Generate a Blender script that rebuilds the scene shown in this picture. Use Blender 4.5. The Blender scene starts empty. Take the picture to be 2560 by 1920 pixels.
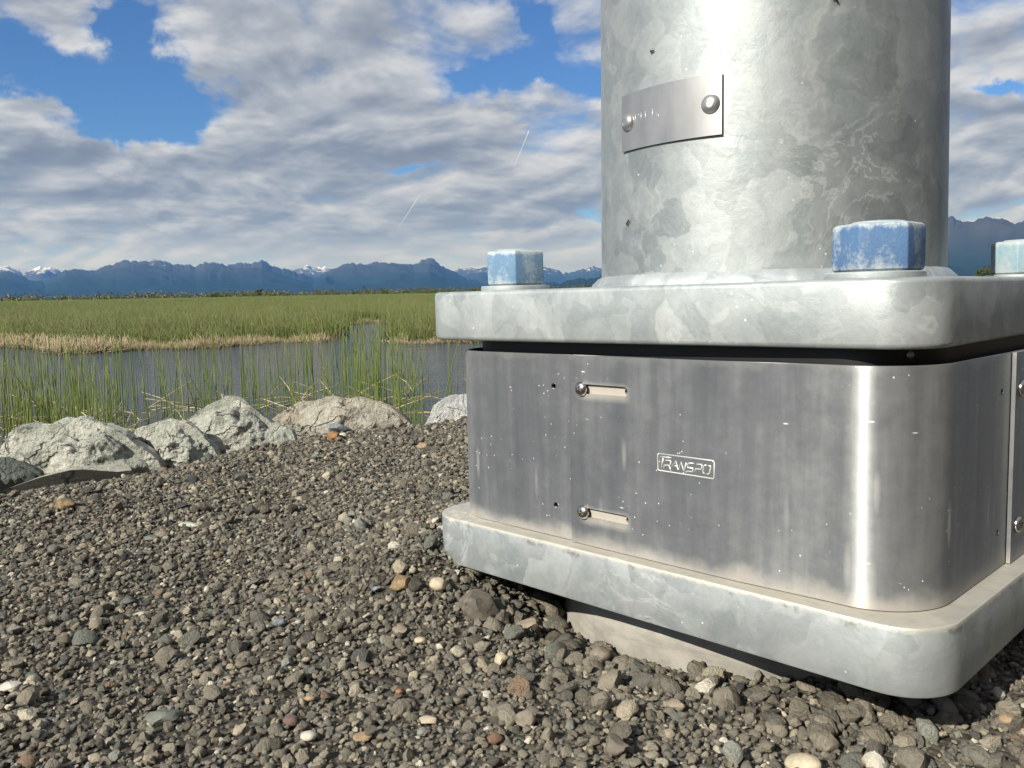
import bpy, bmesh, math, random
import numpy as np
from mathutils import Vector, Matrix, noise as mnoise
rnd = random.Random(7); rng = np.random.default_rng(11)
S = bpy.context.scene; COL = S.collection
R = math.radians

# ------------------------------------------------------------------ camera
CAM = Vector((0.34535, -0.66586, 0.29751))
RIGHT = Vector((0.726313, 0.687108, -0.018766)); DOWN = Vector((0.059598, -0.09015, -0.994143)); FWD = Vector((-0.684776, 0.720941, -0.106428))
FPX = 2168.63                                   # focal length in pixels of the 2560 px wide photograph
cam_d = bpy.data.cameras.new('camera'); cam = bpy.data.objects.new('camera', cam_d); COL.objects.link(cam)
cam.matrix_world = Matrix(((RIGHT.x, -DOWN.x, -FWD.x, CAM.x), (RIGHT.y, -DOWN.y, -FWD.y, CAM.y), (RIGHT.z, -DOWN.z, -FWD.z, CAM.z), (0, 0, 0, 1)))
cam_d.sensor_width = 36; cam_d.lens = FPX / 2560 * 36; cam_d.clip_start = 0.01; cam_d.clip_end = 300000
S.camera = cam
def ray(u, v): return ((RIGHT * ((u - 1280) / FPX)) + (DOWN * ((v - 960) / FPX)) + FWD)
def rayd(x, y): return ray(x * 1.15732, y * 1.15732)      # photo shown 2212 px wide
def azel(d): return math.atan2(d.y, d.x), math.atan2(d.z, math.hypot(d.x, d.y))
AZ0 = math.atan2(FWD.y, FWD.x)

# ------------------------------------------------------------------ light and exposure
SUN_AZ, SUN_EL = R(-91), R(33)
SUND = Vector((math.cos(SUN_EL) * math.cos(SUN_AZ), math.cos(SUN_EL) * math.sin(SUN_AZ), math.sin(SUN_EL)))
sd = bpy.data.lights.new('sun', 'SUN'); sd.energy = 5.0; sd.angle = R(0.53); sd.color = (1, 0.95, 0.86)
sun = bpy.data.objects.new('sun', sd); COL.objects.link(sun); sun.rotation_euler = SUND.to_track_quat('Z', 'Y').to_euler(); sun.location = SUND * 20
S.view_settings.view_transform = 'Standard'; S.view_settings.look = 'None'; S.view_settings.exposure = 0.3; S.view_settings.gamma = 1.0
S.view_settings.use_curve_mapping = False

class NT:                                        # small node-tree writer
    def __init__(s, tree): s.t = tree; s.n = tree.nodes; s.l = tree.links
    def new(s, typ, **kw):
        n = s.n.new(typ)
        for k, v in kw.items(): setattr(n, k, v)
        return n
    def put(s, sock, v):
        if isinstance(v, bpy.types.NodeSocket): s.l.new(v, sock)
        elif v is not None: sock.default_value = v
    def m(s, op, a, b=None, c=None, clamp=False):
        n = s.new('ShaderNodeMath', operation=op, use_clamp=clamp)
        for i, x in enumerate((a, b, c)): s.put(n.inputs[i], x)
        return n.outputs[0]
    def vm(s, op, a, b=None, out=0):
        n = s.new('ShaderNodeVectorMath', operation=op); s.put(n.inputs[0], a)
        if b is not None: s.put(n.inputs[1], b)
        return n.outputs[out]
    def scale(s, v, k):
        n = s.new('ShaderNodeVectorMath', operation='SCALE'); s.put(n.inputs[0], v); s.put(n.inputs['Scale'], k); return n.outputs[0]
    def noise(s, vec, scale, detail=4, rough=.5, dist=0, out='Fac'):
        n = s.new('ShaderNodeTexNoise'); s.put(n.inputs['Vector'], vec)
        for k, v in (('Scale', scale), ('Detail', detail), ('Roughness', rough), ('Distortion', dist)): s.put(n.inputs[k], v)
        return n.outputs[out]
    def voro(s, vec, scale, feature='F1', out='Distance', rand=1):
        n = s.new('ShaderNodeTexVoronoi', feature=feature); s.put(n.inputs['Vector'], vec); n.inputs['Scale'].default_value = scale; n.inputs['Randomness'].default_value = rand
        return n.outputs[out]
    def map(s, v, a, b, c=0, d=1, smooth=False):
        n = s.new('ShaderNodeMapRange', interpolation_type='SMOOTHSTEP' if smooth else 'LINEAR'); 
        for i, x in enumerate((v, a, b, c, d)): s.put(n.inputs[i], x)
        return n.outputs[0]
    def mix(s, f, a, b, blend='MIX'):
        n = s.new('ShaderNodeMix', data_type='RGBA', blend_type=blend); s.put(n.inputs[0], f)
        s.put(n.inputs[6], a if isinstance(a, bpy.types.NodeSocket) else (*a, 1)); s.put(n.inputs[7], b if isinstance(b, bpy.types.NodeSocket) else (*b, 1))
        return n.outputs[2]
    def ramp(s, f, stops, interp='LINEAR'):
        n = s.new('ShaderNodeValToRGB'); cr = n.color_ramp; cr.interpolation = interp
        while len(cr.elements) < len(stops): cr.elements.new(0.5)
        for e, (p, c) in zip(cr.elements, stops): e.position = p; e.color = (*c, 1)
        s.put(n.inputs[0], f); return n.outputs[0]
    def mapping(s, vec, scale=(1, 1, 1), rot=(0, 0, 0), loc=(0, 0, 0)):
        n = s.new('ShaderNodeMapping'); s.put(n.inputs[0], vec); n.inputs[1].default_value = loc; n.inputs[2].default_value = rot; n.inputs[3].default_value = scale
        return n.outputs[0]
    def bump(s, h, strength, dist, normal=None):
        n = s.new('ShaderNodeBump'); s.put(n.inputs['Height'], h); n.inputs['Strength'].default_value = strength; n.inputs['Distance'].default_value = dist
        if normal is not None: s.put(n.inputs['Normal'], normal)
        return n.outputs[0]

# ------------------------------------------------------------------ sky: clear blue with broken stratocumulus, the same in every direction
W = bpy.data.worlds.new('World'); S.world = W; W.use_nodes = True
T = NT(W.node_tree); T.n.clear()
D = T.new('ShaderNodeTexCoord').outputs['Generated']
sky = T.new('ShaderNodeTexSky', sky_type='NISHITA'); sky.sun_disc = False; sky.sun_elevation = SUN_EL; sky.sun_rotation = math.pi / 2 - SUN_AZ
sky.air_density = 1.0; sky.dust_density = 0.2; sky.ozone_density = 2.5; sky.altitude = 300
sx = T.new('ShaderNodeSeparateXYZ'); T.put(sx.inputs[0], D); dx, dy, dz = sx.outputs
zz = T.m('ADD', T.m('MAXIMUM', dz, 0.0), 0.24)
cb = T.new('ShaderNodeCombineXYZ'); T.put(cb.inputs[0], T.m('DIVIDE', dx, zz)); T.put(cb.inputs[1], T.m('DIVIDE', dy, zz)); P = cb.outputs[0]
fh = Vector((FWD.x, FWD.y, 0)).normalized(); rh = Vector((-fh.y, fh.x, 0))
az = T.m('ARCTAN2', T.vm('DOT_PRODUCT', D, tuple(rh), 1), T.vm('DOT_PRODUCT', D, tuple(fh), 1)); el0 = T.m('ARCSINE', dz)
def cloud(vec, det=7):
    a = T.noise(vec, 2.3, det, .62, .25); b = T.noise(T.mapping(vec, loc=(7.3, 2.1, 0)), 0.72, 3, .5); c = T.m('SUBTRACT', 1, T.voro(T.vm('ADD', vec, T.scale(T.noise(vec, 3.5, 3, .5, 0, 'Color'), .22)), 4.4, 'F1'))
    return T.m('ADD', T.m('ADD', T.m('MULTIPLY', a, .62), T.m('MULTIPLY', b, .30)), T.m('MULTIPLY', c, .17))
n0 = cloud(P); n1 = cloud(T.vm('ADD', P, (0.012, -0.06, 0)), 4); n2 = cloud(T.scale(P, .965), 4)
wc = T.new('ShaderNodeSeparateColor'); T.put(wc.inputs[0], T.noise(D, 6, 6, .62, 0, 'Color'))
az = T.m('ADD', az, T.m('MULTIPLY', T.m('SUBTRACT', wc.outputs[0], .5), .26)); el = T.m('ADD', el0, T.m('MULTIPLY', T.m('SUBTRACT', wc.outputs[1], .5), .12))
bias = None
for (x, y, w, h, rot, k) in [(345, 165, 95, 75, 35, .31), (190, 200, 190, 55, 8, .31), (250, 285, 100, 22, 0, .24), (1140, 172, 200, 30, -8, .235), (1180, 62, 90, 22, 20, .17), (2140, 195, 85, 13, 0, .26), (40, 120, 60, 30, 0, .2),
                          (870, 345, 60, 7, 0, .22), (285, 55, 35, 50, -30, .22), (140, 45, 90, 40, 0, -.10), (680, 80, 300, 95, 0, -.14), (760, 260, 420, 85, 0, -.14), (70, 235, 70, 16, 0, -.12), (90, 350, 280, 55, 0, -.13), (640, 420, 800, 130, 0, -.11), (2140, 300, 200, 70, 0, -.12), (2140, 90, 150, 60, 0, -.12)]:
    a0, e0 = azel(rayd(x, y)); a0 -= math.atan2(fh.y, fh.x); a0 = (a0 + math.pi) % (2 * math.pi) - math.pi
    c, s_ = math.cos(R(rot)), math.sin(R(rot)); A = T.m('SUBTRACT', az, a0); E_ = T.m('SUBTRACT', el, e0)
    p = T.m('DIVIDE', T.m('ADD', T.m('MULTIPLY', A, c), T.m('MULTIPLY', E_, s_)), w / 1912); q = T.m('DIVIDE', T.m('SUBTRACT', T.m('MULTIPLY', E_, c), T.m('MULTIPLY', A, s_)), h / 1912)
    g = T.m('MULTIPLY', T.m('EXPONENT', T.m('MULTIPLY', T.m('ADD', T.m('MULTIPLY', p, p), T.m('MULTIPLY', q, q)), -1)), -k)
    bias = g if bias is None else T.m('ADD', bias, g)
dens = T.m('ADD', n0, bias)
alpha = T.map(dens, .42, .59, 0, 1, True)
lit = T.map(T.m('SUBTRACT', n0, n1), -.09, .10, 0, 1); lit2 = T.map(T.m('SUBTRACT', n0, n2), -.07, .07, 0, 1)
thick = T.map(dens, .50, .74, 0, 1)
fine = T.noise(P, 6.0, 7, .58, .2); big = T.noise(T.mapping(P, loc=(3.1, 1.2, 0)), .7, 3, .5)
shade = T.m('SUBTRACT', T.m('ADD', T.m('ADD', T.m('MULTIPLY', lit, .48), T.m('MULTIPLY', lit2, .36)), T.m('ADD', T.m('MULTIPLY', fine, .42), T.m('MULTIPLY', big, .40))), T.m('ADD', T.m('MULTIPLY', thick, .36), .10), clamp=True)
shade = T.m('ADD', shade, T.map(el0, .08, .3, -.04, .10))
ccol = T.ramp(shade, [(0, (2.1, 2.4, 3.0)), (.28, (2.8, 3.15, 3.75)), (.58, (4.2, 4.5, 5.0)), (1, (7.3, 7.35, 7.5))])
lowband = T.map(el0, .035, .085, 1, 0, True)
ccol = T.mix(T.m('MULTIPLY', lowband, .5), ccol, (6.6, 6.8, 7.0))
alpha = T.m('MAXIMUM', alpha, T.m('MULTIPLY', lowband, .8))
alpha = T.m('MULTIPLY', alpha, T.map(dz, -.02, .0))
bluesky = T.mix(1.0, sky.outputs[0], (.50, .76, 1.12), 'MULTIPLY')
bg = T.new('ShaderNodeBackground'); T.put(bg.inputs[0], T.mix(T.m('MULTIPLY', alpha, .97), bluesky, ccol)); bg.inputs[1].default_value = 0.08
T.l.new(bg.outputs[0], T.new('ShaderNodeOutputWorld').inputs[0])
S.cycles.use_denoising = True
S.cycles.max_bounces = 5; S.cycles.diffuse_bounces = 2; S.cycles.glossy_bounces = 3; S.cycles.transmission_bounces = 2; S.cycles.volume_bounces = 0; S.cycles.caustics_reflective = False; S.cycles.caustics_refractive = False

# ------------------------------------------------------------------ helpers
def mat(name, fn):
    m = bpy.data.materials.new(name); m.use_nodes = True; t = NT(m.node_tree)
    b = t.n['Principled BSDF']; fn(t, b, t.new('ShaderNodeTexCoord').outputs['Object']); return m
def mesh_data(name, verts, faces, smooth=None):
    me = bpy.data.meshes.new(name); me.from_pydata([tuple(v) for v in verts], [], [tuple(f) for f in faces]); me.update()
    if smooth is not None:
        me.shade_smooth()
        if smooth < 179: me.set_sharp_from_angle(angle=R(smooth))
    return me
def link(name, me, m=None, parent=None, loc=None, rot=None):
    o = bpy.data.objects.new(name, me); COL.objects.link(o)
    if m is not None and me is not None and not me.materials: me.materials.append(m)
    if parent is not None: o.parent = parent
    if loc is not None: o.location = loc
    if rot is not None: o.rotation_euler = rot
    return o
def tag(o, label, cat, group=None):
    o['label'] = label; o['category'] = cat
    if group: o['group'] = group
    return o
def struct(o): o['kind'] = 'structure'; return o
def stuff(o, label=None, cat=None):
    o['kind'] = 'stuff'
    if label: o['label'] = label; o['category'] = cat
    return o
def rrect(h, r, inset=0, seg=10, k=1):
    h -= inset; r = max(r - inset, .0008); out = []
    for (cx_, cy_, a0) in ((h - r, -h + r, -90), (h - r, h - r, 0), (-h + r, h - r, 90), (-h + r, -h + r, 180)):
        for i in range(seg + 1):
            a = R(a0 + 90 * i / seg); out.append((cx_ + r * math.cos(a), cy_ + r * math.sin(a)))
    return out
def rings_mesh(name, rings, cap=True, smooth=40, closed=True):
    """rings: lists of 3D points of equal length"""
    n = len(rings[0]); v = [p for r_ in rings for p in r_]; f = []
    for i in range(len(rings) - 1):
        for j in range(n if closed else n - 1):
            a, b = i * n + j, i * n + (j + 1) % n; f.append((a, b, b + n, a + n))
    if cap: f.append(tuple(range(n))[::-1]); f.append(tuple(range((len(rings) - 1) * n, len(rings) * n)))
    return mesh_data(name, v, f, smooth)
def plate_mesh(name, h, r, z0, z1, bev, bseg=4, seg=12):
    prof = [(bev * (1 - math.sin(t)), z0 + bev * (1 - math.cos(t))) for t in [math.pi / 2 * i / bseg for i in range(bseg + 1)]]
    prof += [(bev * (1 - math.cos(t)), z1 - bev * (1 - math.sin(t))) for t in [math.pi / 2 * i / bseg for i in range(bseg + 1)]]
    return rings_mesh(name, [[(x, y, z) for x, y in rrect(h, r, ins, seg)] for ins, z in prof])
def lathe(name, prof, n=48, smooth=40, cap=True, wob=None):
    rs = []
    for k, (r, z) in enumerate(prof):
        rs.append([((r + (wob(k, 2 * math.pi * i / n) if wob else 0)) * math.cos(2 * math.pi * i / n), (r + (wob(k, 2 * math.pi * i / n) if wob else 0)) * math.sin(2 * math.pi * i / n), z) for i in range(n)])
    return rings_mesh(name, rs, cap, smooth)
def tube(path, rad, n=6, closed=False):
    """verts, faces of a tube along path (list of Vector), rad float or list"""
    v, f = [], []; m_ = len(path)
    for i, p in enumerate(path):
        t = (path[min(i + 1, m_ - 1)] - path[max(i - 1, 0)])
        if t.length < 1e-9: t = Vector((0, 0, 1))
        t.normalize(); a = t.cross(Vector((0.13, 0.98, 0.1)));
        if a.length < .1: a = t.cross(Vector((1, 0, 0)))
        a.normalize(); b = t.cross(a); r_ = rad[i] if isinstance(rad, (list, tuple)) else rad
        for k in range(n):
            an = 2 * math.pi * k / n; v.append(p + a * (r_ * math.cos(an)) + b * (r_ * math.sin(an)))
    for i in range(m_ - 1):
        for k in range(n):
            a = i * n + k; b = i * n + (k + 1) % n; f.append((a, b, b + n, a + n))
    f.append(tuple(range(n))[::-1]); f.append(tuple(range((m_ - 1) * n, m_ * n)))
    return v, f
def merge(parts):
    V, F = [], []
    for v, f in parts:
        o = len(V); V += list(v); F += [tuple(i + o for i in q_) for q_ in f]
    return V, F
def boxvf(c, s, rot=None):
    v = [Vector((sx_ * s[0] / 2, sy * s[1] / 2, sz * s[2] / 2)) for sx_ in (-1, 1) for sy in (-1, 1) for sz in (-1, 1)]
    if rot is not None: v = [rot @ p for p in v]
    v = [p + Vector(c) for p in v]
    return v, [(0, 1, 3, 2), (4, 6, 7, 5), (0, 4, 5, 1), (2, 3, 7, 6), (0, 2, 6, 4), (1, 5, 7, 3)]
def boolean(me, cutter_me, name, smooth=35):
    a = bpy.data.objects.new('tmp_a', me); b = bpy.data.objects.new('tmp_b', cutter_me); COL.objects.link(a); COL.objects.link(b)
    md = a.modifiers.new('b', 'BOOLEAN'); md.operation = 'DIFFERENCE'; md.object = b; md.solver = 'EXACT'
    dg = bpy.context.evaluated_depsgraph_get(); out = bpy.data.meshes.new_from_object(a.evaluated_get(dg)); out.name = name
    bpy.data.objects.remove(a); bpy.data.objects.remove(b)
    out.shade_smooth(); out.set_sharp_from_angle(angle=R(smooth)); return out
def fbm(x, y, z=0.0, o=4): return mnoise.fractal(Vector((x, y, z)), 1.0, 2.0, o)

# ------------------------------------------------------------------ materials
def m_galv(t, b, co, seed=0.0, metal=.8, bright=1.0, rough=(.40, .58), crust=None):
    w = t.mapping(co, loc=(seed, seed, seed)); w = t.vm('ADD', w, t.scale(t.noise(w, 20, 4, .6, 0, 'Color'), .035))
    cell = t.new('ShaderNodeSeparateColor'); t.put(cell.inputs[0], t.voro(t.mapping(w, (1, 1, .8)), 48, 'F1', 'Color')); cell2 = t.new('ShaderNodeSeparateColor'); t.put(cell2.inputs[0], t.voro(w, 95, 'SMOOTH_F1', 'Color'))
    big = t.noise(w, 8, 6, .62, .8); mid = t.noise(w, 38, 6, .68, .6); fine = t.noise(co, 260, 4, .7); run = t.noise(t.mapping(w, (1, 1, .12)), 50, 4, .6)
    f = t.m('ADD', t.m('ADD', t.m('MULTIPLY', cell.outputs[0], .15), t.m('MULTIPLY', cell2.outputs[0], .08)), t.m('ADD', t.m('ADD', t.m('MULTIPLY', big, .30), t.m('MULTIPLY', mid, .34)), t.m('ADD', t.m('MULTIPLY', fine, .20), t.m('MULTIPLY', run, .14))))
    k = lambda c_: tuple(x * bright for x in c_)
    c = t.ramp(f, [(.40, k((.33, .375, .385))), (.55, k((.44, .485, .495))), (.72, k((.57, .61, .615)))])
    # lighter drips and splashes of zinc, small white flecks, dark pinholes
    blob = t.map(t.voro(t.mapping(w, (1, 1, 1.9), (0, 0, .4)), 17), .10, .13, 1, 0); c = t.mix(t.m('MULTIPLY', blob, t.m('MULTIPLY', t.map(mid, .45, .55), .42)), c, k((.68, .70, .69)))
    fleck = t.m('MULTIPLY', t.map(t.voro(co, 120), .06, .11, 1, 0), t.map(t.noise(co, 26, 4, .6), .54, .62)); c = t.mix(t.m('MULTIPLY', fleck, .7), c, (.82, .83, .80))
    pin = t.m('MULTIPLY', t.map(t.voro(t.mapping(co, loc=(.3, .1, .2)), 85), .04, .08, 1, 0), t.map(big, .5, .6)); c = t.mix(t.m('MULTIPLY', pin, .3), c, (.13, .135, .13))
    ridge = t.m('ABSOLUTE', t.m('SUBTRACT', t.noise(t.mapping(w, (1, 1, 1.6), (.3, .2, 0)), 9, 6, .65, 1.5), .5)); vein = t.m('MULTIPLY', t.map(ridge, .0, .022, 1, 0), t.map(t.noise(w, 5, 3, .5), .50, .62)); c = t.mix(t.m('MULTIPLY', vein, .08), c, (.30, .285, .235))
    stain = t.map(t.noise(t.mapping(w, (1, 1, .5)), 12, 6, .7, 1.2), .62, .74); c = t.mix(t.m('MULTIPLY', stain, .28), c, (.42, .40, .33))
    scr = t.m('MULTIPLY', t.map(t.voro(t.mapping(co, (1, 1, .22), (.35, .5, .2)), 70), .025, .05, 1, 0), t.map(t.noise(co, 15, 3, .5), .54, .60)); c = t.mix(t.m('MULTIPLY', scr, .55), c, (.78, .79, .78))
    if crust:
        zc = t.new('ShaderNodeSeparateXYZ'); t.put(zc.inputs[0], co); e_ = t.m('ADD', zc.outputs[2], t.m('MULTIPLY', t.m('SUBTRACT', t.noise(co, 120, 5, .7), .5), .006))
        cr_ = t.m('MULTIPLY', t.map(e_, crust - .0032, crust - .0012), t.map(e_, crust + .0016, crust + .0002)); c = t.mix(t.m('MULTIPLY', cr_, .75), c, (.66, .63, .54))
        bl = t.m('MULTIPLY', t.m('MULTIPLY', t.map(e_, crust - .007, crust - .004), t.map(e_, crust - .001, crust - .003)), t.map(t.noise(co, 48, 4, .7), .55, .63)); c = t.mix(t.m('MULTIPLY', bl, .7), c, (.20, .19, .175))
        top_ = t.map(zc.outputs[2], crust - .0002, crust + .0003); c = t.mix(t.m('MULTIPLY', top_, t.map(t.noise(co, 40, 5, .65), .3, .6, .35, .8)), c, (.50, .465, .39))
    t.put(b.inputs['Base Color'], c); t.put(b.inputs['Metallic'], t.m('SUBTRACT', metal, t.m('MULTIPLY', t.m('MAXIMUM', t.m('MAXIMUM', vein, stain), fleck), .5)))
    t.put(b.inputs['Roughness'], t.map(t.m('ADD', t.m('MULTIPLY', cell.outputs[1], .35), t.m('MULTIPLY', mid, .65)), .3, .7, *rough))
    t.put(b.inputs['Normal'], t.bump(t.m('ADD', t.m('ADD', t.m('MULTIPLY', fine, .25), t.m('MULTIPLY', mid, .8)), t.m('MULTIPLY', big, 1.2)), .30, .0011))
MG_POLE = mat('galvanised_pole', lambda t, b, co: m_galv(t, b, co, 1.3, .66, .74, (.50, .64)))
MG_TOP = mat('galvanised_plate', lambda t, b, co: m_galv(t, b, co, 4.1, .5, .86, (.46, .64)))
MG_LOW = mat('galvanised_lower_plate', lambda t, b, co: m_galv(t, b, co, 8.6, .5, .80, (.46, .64), .1158))
MG_WELD = mat('galvanised_weld', lambda t, b, co: m_galv(t, b, co, 2.2, .6, .98, (.42, .6)))

def m_alu(t, b, co):
    st = t.noise(t.mapping(co, (1, 1, .06)), 60, 4, .6); st2 = t.noise(t.mapping(co, (1, 1, .10)), 22, 4, .6, .3)
    cl = t.noise(co, 70, 6, .72); big = t.noise(co, 13, 4, .6)
    f = t.m('ADD', t.m('ADD', t.m('MULTIPLY', st, .30), t.m('MULTIPLY', st2, .42)), t.m('ADD', t.m('MULTIPLY', cl, .22), t.m('MULTIPLY', big, .16)))
    c = t.ramp(f, [(.40, (.215, .228, .24)), (.53, (.315, .328, .338)), (.68, (.51, .515, .515))])
    sc = t.map(t.voro(t.mapping(co, (.28, .28, 1)), 130), .05, .09, 1, 0); gate = t.map(t.noise(t.mapping(co, (1, 1, .2)), 26, 3, .5), .55, .60)
    sc2 = t.map(t.voro(co, 170), .06, .11, 1, 0)
    marks = t.m('MAXIMUM', t.m('MULTIPLY', sc, gate), t.m('MULTIPLY', sc2, t.map(t.noise(co, 17, 4, .6), .50, .58)))
    c = t.mix(t.m('MULTIPLY', marks, .8), c, (.85, .85, .84))
    # windblown silt that settled on the lowest centimetres of the sheet
    sp = t.new('ShaderNodeSeparateXYZ'); t.put(sp.inputs[0], co)
    edge = t.m('ADD', sp.outputs[2], t.m('MULTIPLY', t.m('SUBTRACT', t.noise(co, 45, 5, .65), .5), .022))
    silt = t.map(edge, .1160, .1290, .55, 0, True); top = t.map(edge, .247, .2525, 0, .35, True)
    lap = t.m('MULTIPLY', t.map(sp.outputs[0], .1880, .1885), t.m('MULTIPLY', t.map(t.m('ABSOLUTE', t.m('SUBTRACT', sp.outputs[1], -.0215)), .0235, .0225), t.map(t.m('MINIMUM', t.m('ABSOLUTE', t.m('SUBTRACT', sp.outputs[2], .2282)), t.m('ABSOLUTE', t.m('SUBTRACT', sp.outputs[2], .1400))), .0044, .0038)))
    halo = t.m('MULTIPLY', t.m('MULTIPLY', t.map(t.m('ABSOLUTE', t.m('SUBTRACT', sp.outputs[0], -.021)), .024, .018), t.map(sp.outputs[1], -.185, -.19)), t.map(t.m('ADD', t.m('MINIMUM', t.m('ABSOLUTE', t.m('SUBTRACT', sp.outputs[2], .2268)), t.m('ABSOLUTE', t.m('SUBTRACT', sp.outputs[2], .1382))), t.m('MULTIPLY', cl, .006)), .0065, .0105, .5, 0))
    silt = t.m('MAXIMUM', silt, t.m('MAXIMUM', t.m('MULTIPLY', lap, .8), halo))
    c = t.mix(silt, c, (.52, .475, .41)); c = t.mix(top, c, (.58, .58, .56))
    seam = t.m('MULTIPLY', t.map(sp.outputs[0], .1880, .1885), t.map(t.m('ABSOLUTE', t.m('SUBTRACT', sp.outputs[1], -.0522)), .0014, .0006)); c = t.mix(t.m('MULTIPLY', seam, .75), c, (.10, .095, .085))
    drip = t.m('MULTIPLY', t.map(t.voro(t.mapping(co, (1, 1, .16)), 62), .05, .16, 1, 0), t.map(t.noise(co, 10, 3, .5), .48, .62)); c = t.mix(t.m('MULTIPLY', drip, .6), c, (.82, .81, .78))
    t.put(b.inputs['Base Color'], c)
    t.put(b.inputs['Metallic'], t.m('SUBTRACT', .70, t.m('MULTIPLY', t.m('MAXIMUM', silt, t.m('MULTIPLY', marks, .8)), .75)))
    t.put(b.inputs['Roughness'], t.m('ADD', t.map(f, .36, .70, .47, .60), t.m('MULTIPLY', t.m('SUBTRACT', cl, .5), .16))); b.inputs['Anisotropic'].default_value = .95; tn = t.new('ShaderNodeTangent', direction_type='RADIAL', axis='Z'); t.put(b.inputs['Tangent'], tn.outputs[0]); b.inputs['Anisotropic Rotation'].default_value = .25
    brush = t.noise(t.mapping(co, (.03, .03, 1)), 900, 3, .6); t.put(b.inputs['Normal'], t.bump(t.m('ADD', t.m('ADD', t.m('MULTIPLY', big, 1.5), t.m('MULTIPLY', cl, .16)), t.m('MULTIPLY', brush, .10)), .16, .0015))
M_ALU = mat('aluminium_sheet', m_alu)
def m_bright(t, b, co): b.inputs['Base Color'].default_value = (.82, .82, .80, 1); b.inputs['Metallic'].default_value = .5; b.inputs['Roughness'].default_value = .35  # paler than the sheet: glint of the raised lettering put into the colour
M_LOGO = mat('aluminium_embossed', m_bright)
def m_steel(t, b, co):
    n = t.noise(co, 300, 4, .6); t.put(b.inputs['Base Color'], t.ramp(n, [(.3, (.38, .36, .33)), (.7, (.62, .6, .56))])); b.inputs['Metallic'].default_value = 1; b.inputs['Roughness'].default_value = .26
M_SCREW = mat('stainless_screw', m_steel)
def m_tag(t, b, co):
    n = t.noise(t.mapping(co, (1, 1, .3)), 60, 4, .6); t.put(b.inputs['Base Color'], t.ramp(n, [(.3, (.36, .36, .355)), (.7, (.48, .475, .465))])); b.inputs['Metallic'].default_value = .75; b.inputs['Roughness'].default_value = .36
M_TAG = mat('tag_aluminium', m_tag)
def m_shade(t, b, co): b.inputs['Base Color'].default_value = (.008, .008, .009, 1); b.inputs['Roughness'].default_value = .5
M_SHADE = mat('interior_shade', m_shade)
def m_blue(t, b, co, wear=.5, blue=(.05, .17, .48)):
    n = t.noise(co, 420, 6, .78, .2); l = t.noise(co, 70, 4, .65); st = t.noise(t.mapping(co, (1, 1, .25)), 160, 4, .6)
    sp = t.new('ShaderNodeSeparateXYZ'); t.put(sp.inputs[0], co)
    ends = t.m('ADD', t.map(sp.outputs[2], .0225, .0268, 0, .22), t.map(sp.outputs[2], .0045, .0005, 0, .12))
    f = t.m('ADD', t.m('ADD', t.m('MULTIPLY', n, .42), t.m('MULTIPLY', l, .40)), t.m('ADD', t.m('MULTIPLY', st, .30), ends))
    w = t.map(f, wear - .07, wear + .13)
    c = t.mix(w, t.mix(l, blue, (blue[0] * 2.2 + .03, blue[1] * 1.6, blue[2] * 1.15)), (.52, .58, .60))
    t.put(b.inputs['Base Color'], c); t.put(b.inputs['Metallic'], t.m('MULTIPLY', w, .25)); b.inputs['Roughness'].default_value = .6
    t.put(b.inputs['Normal'], t.bump(t.m('ADD', n, l), .5, .0009))
M_BLUE = {'deep': mat('worn_blue_paint', lambda t, b, co: m_blue(t, b, co, .645, (.045, .135, .31))), 'pale': mat('faded_blue_paint', lambda t, b, co: m_blue(t, b, co, .635, (.075, .19, .36))),
          'grey': mat('washed_blue_paint', lambda t, b, co: m_blue(t, b, co, .60, (.17, .32, .44)))}
def m_conc(t, b, co):
    a = t.noise(co, 30, 7, .7); st = t.noise(t.mapping(co, (1, 1, 5)), 14, 5, .65, .5)
    c = t.ramp(t.m('ADD', t.m('MULTIPLY', a, .5), t.m('MULTIPLY', st, .5)), [(.34, (.20, .188, .168)), (.5, (.31, .295, .265)), (.68, (.43, .41, .37))])
    t.put(b.inputs['Base Color'], c); b.inputs['Roughness'].default_value = .9; t.put(b.inputs['Normal'], t.bump(a, .5, .003))
M_CONC = mat('concrete', m_conc)
def stone_ramp(t, f):
    g = [(.0, (.085, .078, .065)), (.09, (.15, .138, .115)), (.2, (.21, .192, .158)), (.31, (.105, .104, .096)), (.40, (.255, .232, .190)), (.5, (.165, .165, .148)), (.58, (.30, .272, .220)), (.66, (.20, .182, .150)),
         (.74, (.135, .152, .137)), (.80, (.35, .32, .26)), (.85, (.06, .062, .067)), (.885, (.27, .285, .26)), (.912, (.41, .365, .28)), (.955, (.23, .165, .115)), (.963, (.50, .46, .37)), (.986, (.64, .61, .53))]
    return t.ramp(f, g, 'CONSTANT')
def m_stone(t, b, co):
    a = t.new('ShaderNodeAttribute', attribute_type='INSTANCER', attribute_name='tint').outputs['Fac']
    n = t.noise(co, 1.6, 6, .7); n2 = t.noise(co, 5, 4, .7)
    c = t.mix(1, stone_ramp(t, a), t.ramp(t.m('ADD', t.m('MULTIPLY', n, .6), t.m('MULTIPLY', n2, .4)), [(.3, (.80, .80, .79)), (.7, (1.80, 1.77, 1.68))]), 'MULTIPLY')
    dust = t.new('ShaderNodeAttribute', attribute_type='INSTANCER', attribute_name='dust').outputs['Fac']
    c = t.mix(t.m('MULTIPLY', dust, t.map(n, .3, .6, .3, 1)), c, (.29, .262, .21))
    t.put(b.inputs['Base Color'], c); b.inputs['Roughness'].default_value = .92; b.inputs['Specular IOR Level'].default_value = .25
    t.put(b.inputs['Normal'], t.bump(t.m('ADD', n2, n), .6, .12))
M_STONE = mat('gravel_stone', m_stone)
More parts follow.
